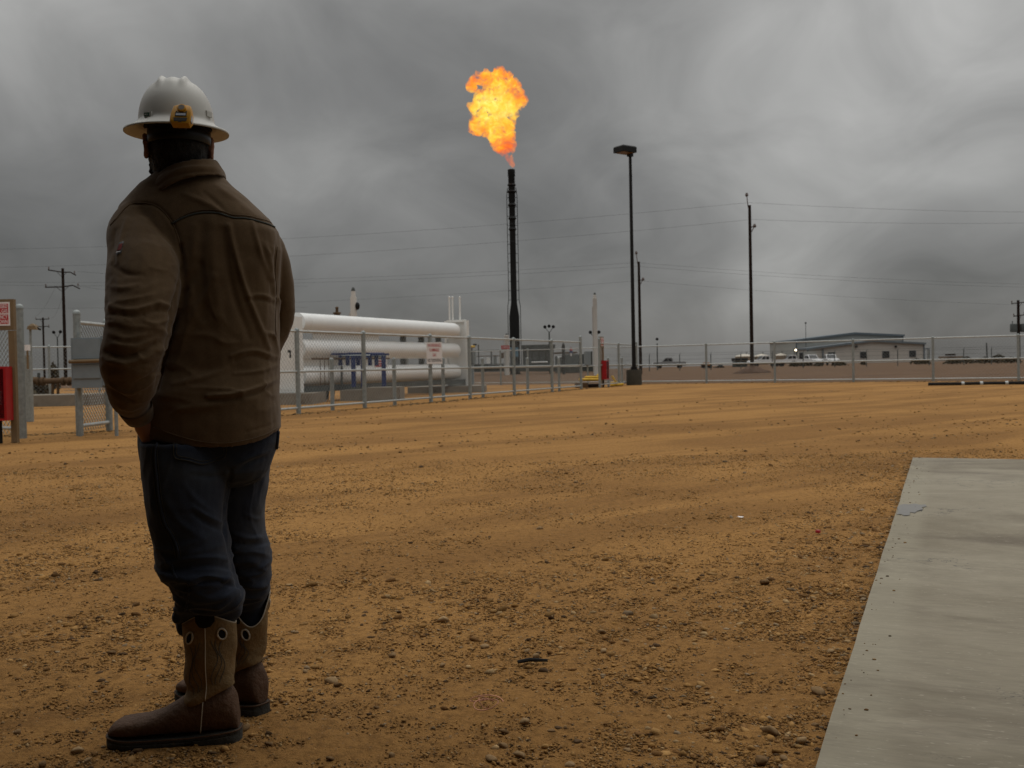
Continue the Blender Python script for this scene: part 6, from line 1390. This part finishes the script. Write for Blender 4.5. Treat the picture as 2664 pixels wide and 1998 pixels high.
def brimring(t, low=0.0):
    out = []
    for k in range(nph):
        ph = 2 * math.pi * k / nph; cs, sn = math.cos(ph), math.sin(ph); r0, f0, _ = dome(ph, 0.0)
        ex = (.1405, .172 if sn > 0 else .156); r = r0 + (ex[0] * cs - r0) * t; f = f0 + (ex[1] * sn - f0) * t
        u = .012 - .016 * t ** 1.4 + .006 * (1 - t) ** 3 + low; out.append(HT(r, f, u))
    return out
for t in (.80, .5, .2, 0.03): rings.append(brimring(t, -.003))
rings = [brimring(.15, -.004), brimring(.5, -.004), brimring(.94, -.0035), brimring(.985, -.003), brimring(1.0, .0005), brimring(.985, .0035), brimring(.95, .0025), brimring(.7, .0015), brimring(.35, .0015), brimring(.12, .002), brimring(.03, .005)]
for th in np.linspace(.09, math.pi / 2 * .985, nth): rings.append([HT(*(np.array(dome(2 * math.pi * k / nph, th)) + [0, 0, .012])) for k in range(nph)])
for th in (math.pi / 2 * .98, 1.2, .8, .4, .09): rings.append([HT(*(np.array(dome(2 * math.pi * k / nph, th, .004)) + [0, 0, .008])) for k in range(nph)])
hatm.loft(rings + [rings[0]], caps=False)
hat = part(hatm, 'hard_hat', M['hat'])
hat_bvh = BVHTree.FromPolygons([tuple(v) for v in hatm.v], hatm.f)
def slot(px0, py0, px1, py1, name, mats, green=False):
    q, nn = surf(hat_bvh, (px0 + px1) / 2, (py0 + py1) / 2); rad_ = q - HATC; rad_[2] = 0; rad_ /= np.linalg.norm(rad_); nn = rad_; rt = np.cross(Z, nn)
    rt /= np.linalg.norm(rt); w = .024; hgt = (py1 - py0) * 2.7 / F; s = MB()
    s.loft([[q + nn * d_ + rt * a * w / 2 * k_ + Z * b_ * hgt / 2 * k_ for a, b_ in ((-1, -1), (1, -1), (1, 1), (-1, 1))] for d_, k_ in ((-.012, 1.04), (.003, 1.0), (.0045, .92))])
    if green:
        c0 = q + nn * .0052 - rt * w * .14; s.obox(c0, rt * w * .33, nn * .0006, Z * hgt * .27, 1); text_mesh(s, 'MSA', c0, rt, Z, hgt * .30, w * .48, 2, .0009, .01)
    part(s, name, mats, hat, False)
slot(374, 291, 400, 306, 'accessory_slot', [M['hat'], M['green'], M['sign_white']], True)
slot(530, 290, 553, 305, 'accessory_slot', [M['hat']])
# gas detector clipped to the rear brim
q = P(473.5, 303, 2.632); rt = np.array([.995, .06, -.03]); rt /= np.linalg.norm(rt); upv = np.array([0.02, .42, .90]); upv -= rt * np.dot(upv, rt); upv /= np.linalg.norm(upv); nn = np.cross(rt, upv)
gd = MB()
def G(a, b, d_): return q + rt * a + upv * b + nn * d_
def gslab(pts, d0, d1, mi, k=.92):
    gd.loft([[G(x, y, d0) for x, y in pts], [G(x, y, d1 - .002) for x, y in pts], [G(x * k, y * k, d1) for x, y in pts]], mi)
gslab([(-.022, -.028), (.022, -.028), (.0275, -.018), (.0265, .006), (.022, .026), (.012, .030), (-.014, .030), (-.022, .026), (-.0265, .006), (-.0275, -.018)], -.012, .011, 0)
gslab([(-.015, -.008), (.015, -.008), (.0145, .004), (-.0145, .004)], .010, .0125, 1, 1.0); gslab([(-.0125, -.0065), (.0125, -.0065), (.012, .0005), (-.012, .0005)], .012, .0132, 2, 1.0)
gd.lathe(G(0, .017, .009), [(.0115, 0), (.011, .007), (.0085, .008)], 20, 0, nn); gd.lathe(G(0, .017, .016), [(.0085, 0), (.008, .0012)], 20, 3, nn)
gslab([(-.016, -.0245), (.016, -.0245), (.018, -.0135), (-.018, -.0135)], .0095, .0125, 1, .96); gslab([(-.0045, -.0262), (.0045, -.0262), (.0045, -.0225), (-.0045, -.0225)], .0095, .0120, 1, 1.0)
for s in (-1, 1): gd.obox(G(.0268 * s, -.012, .002), rt * .0012, upv * .009, nn * .006, 2); gd.ball(G(-.012 if s < 0 else .013, .007, .0105), .0022, 6, 1)
gd.obox(G(0, -.012, -.016), rt * .010, upv * .016, nn * .003, 1)
part(gd, 'gas_detector', [M['det_yellow'], M['det_dark'], M['det_screen'], mat('sensor_grille', (.16, .14, .12), .5, .3, .2, 40)], hat, True)
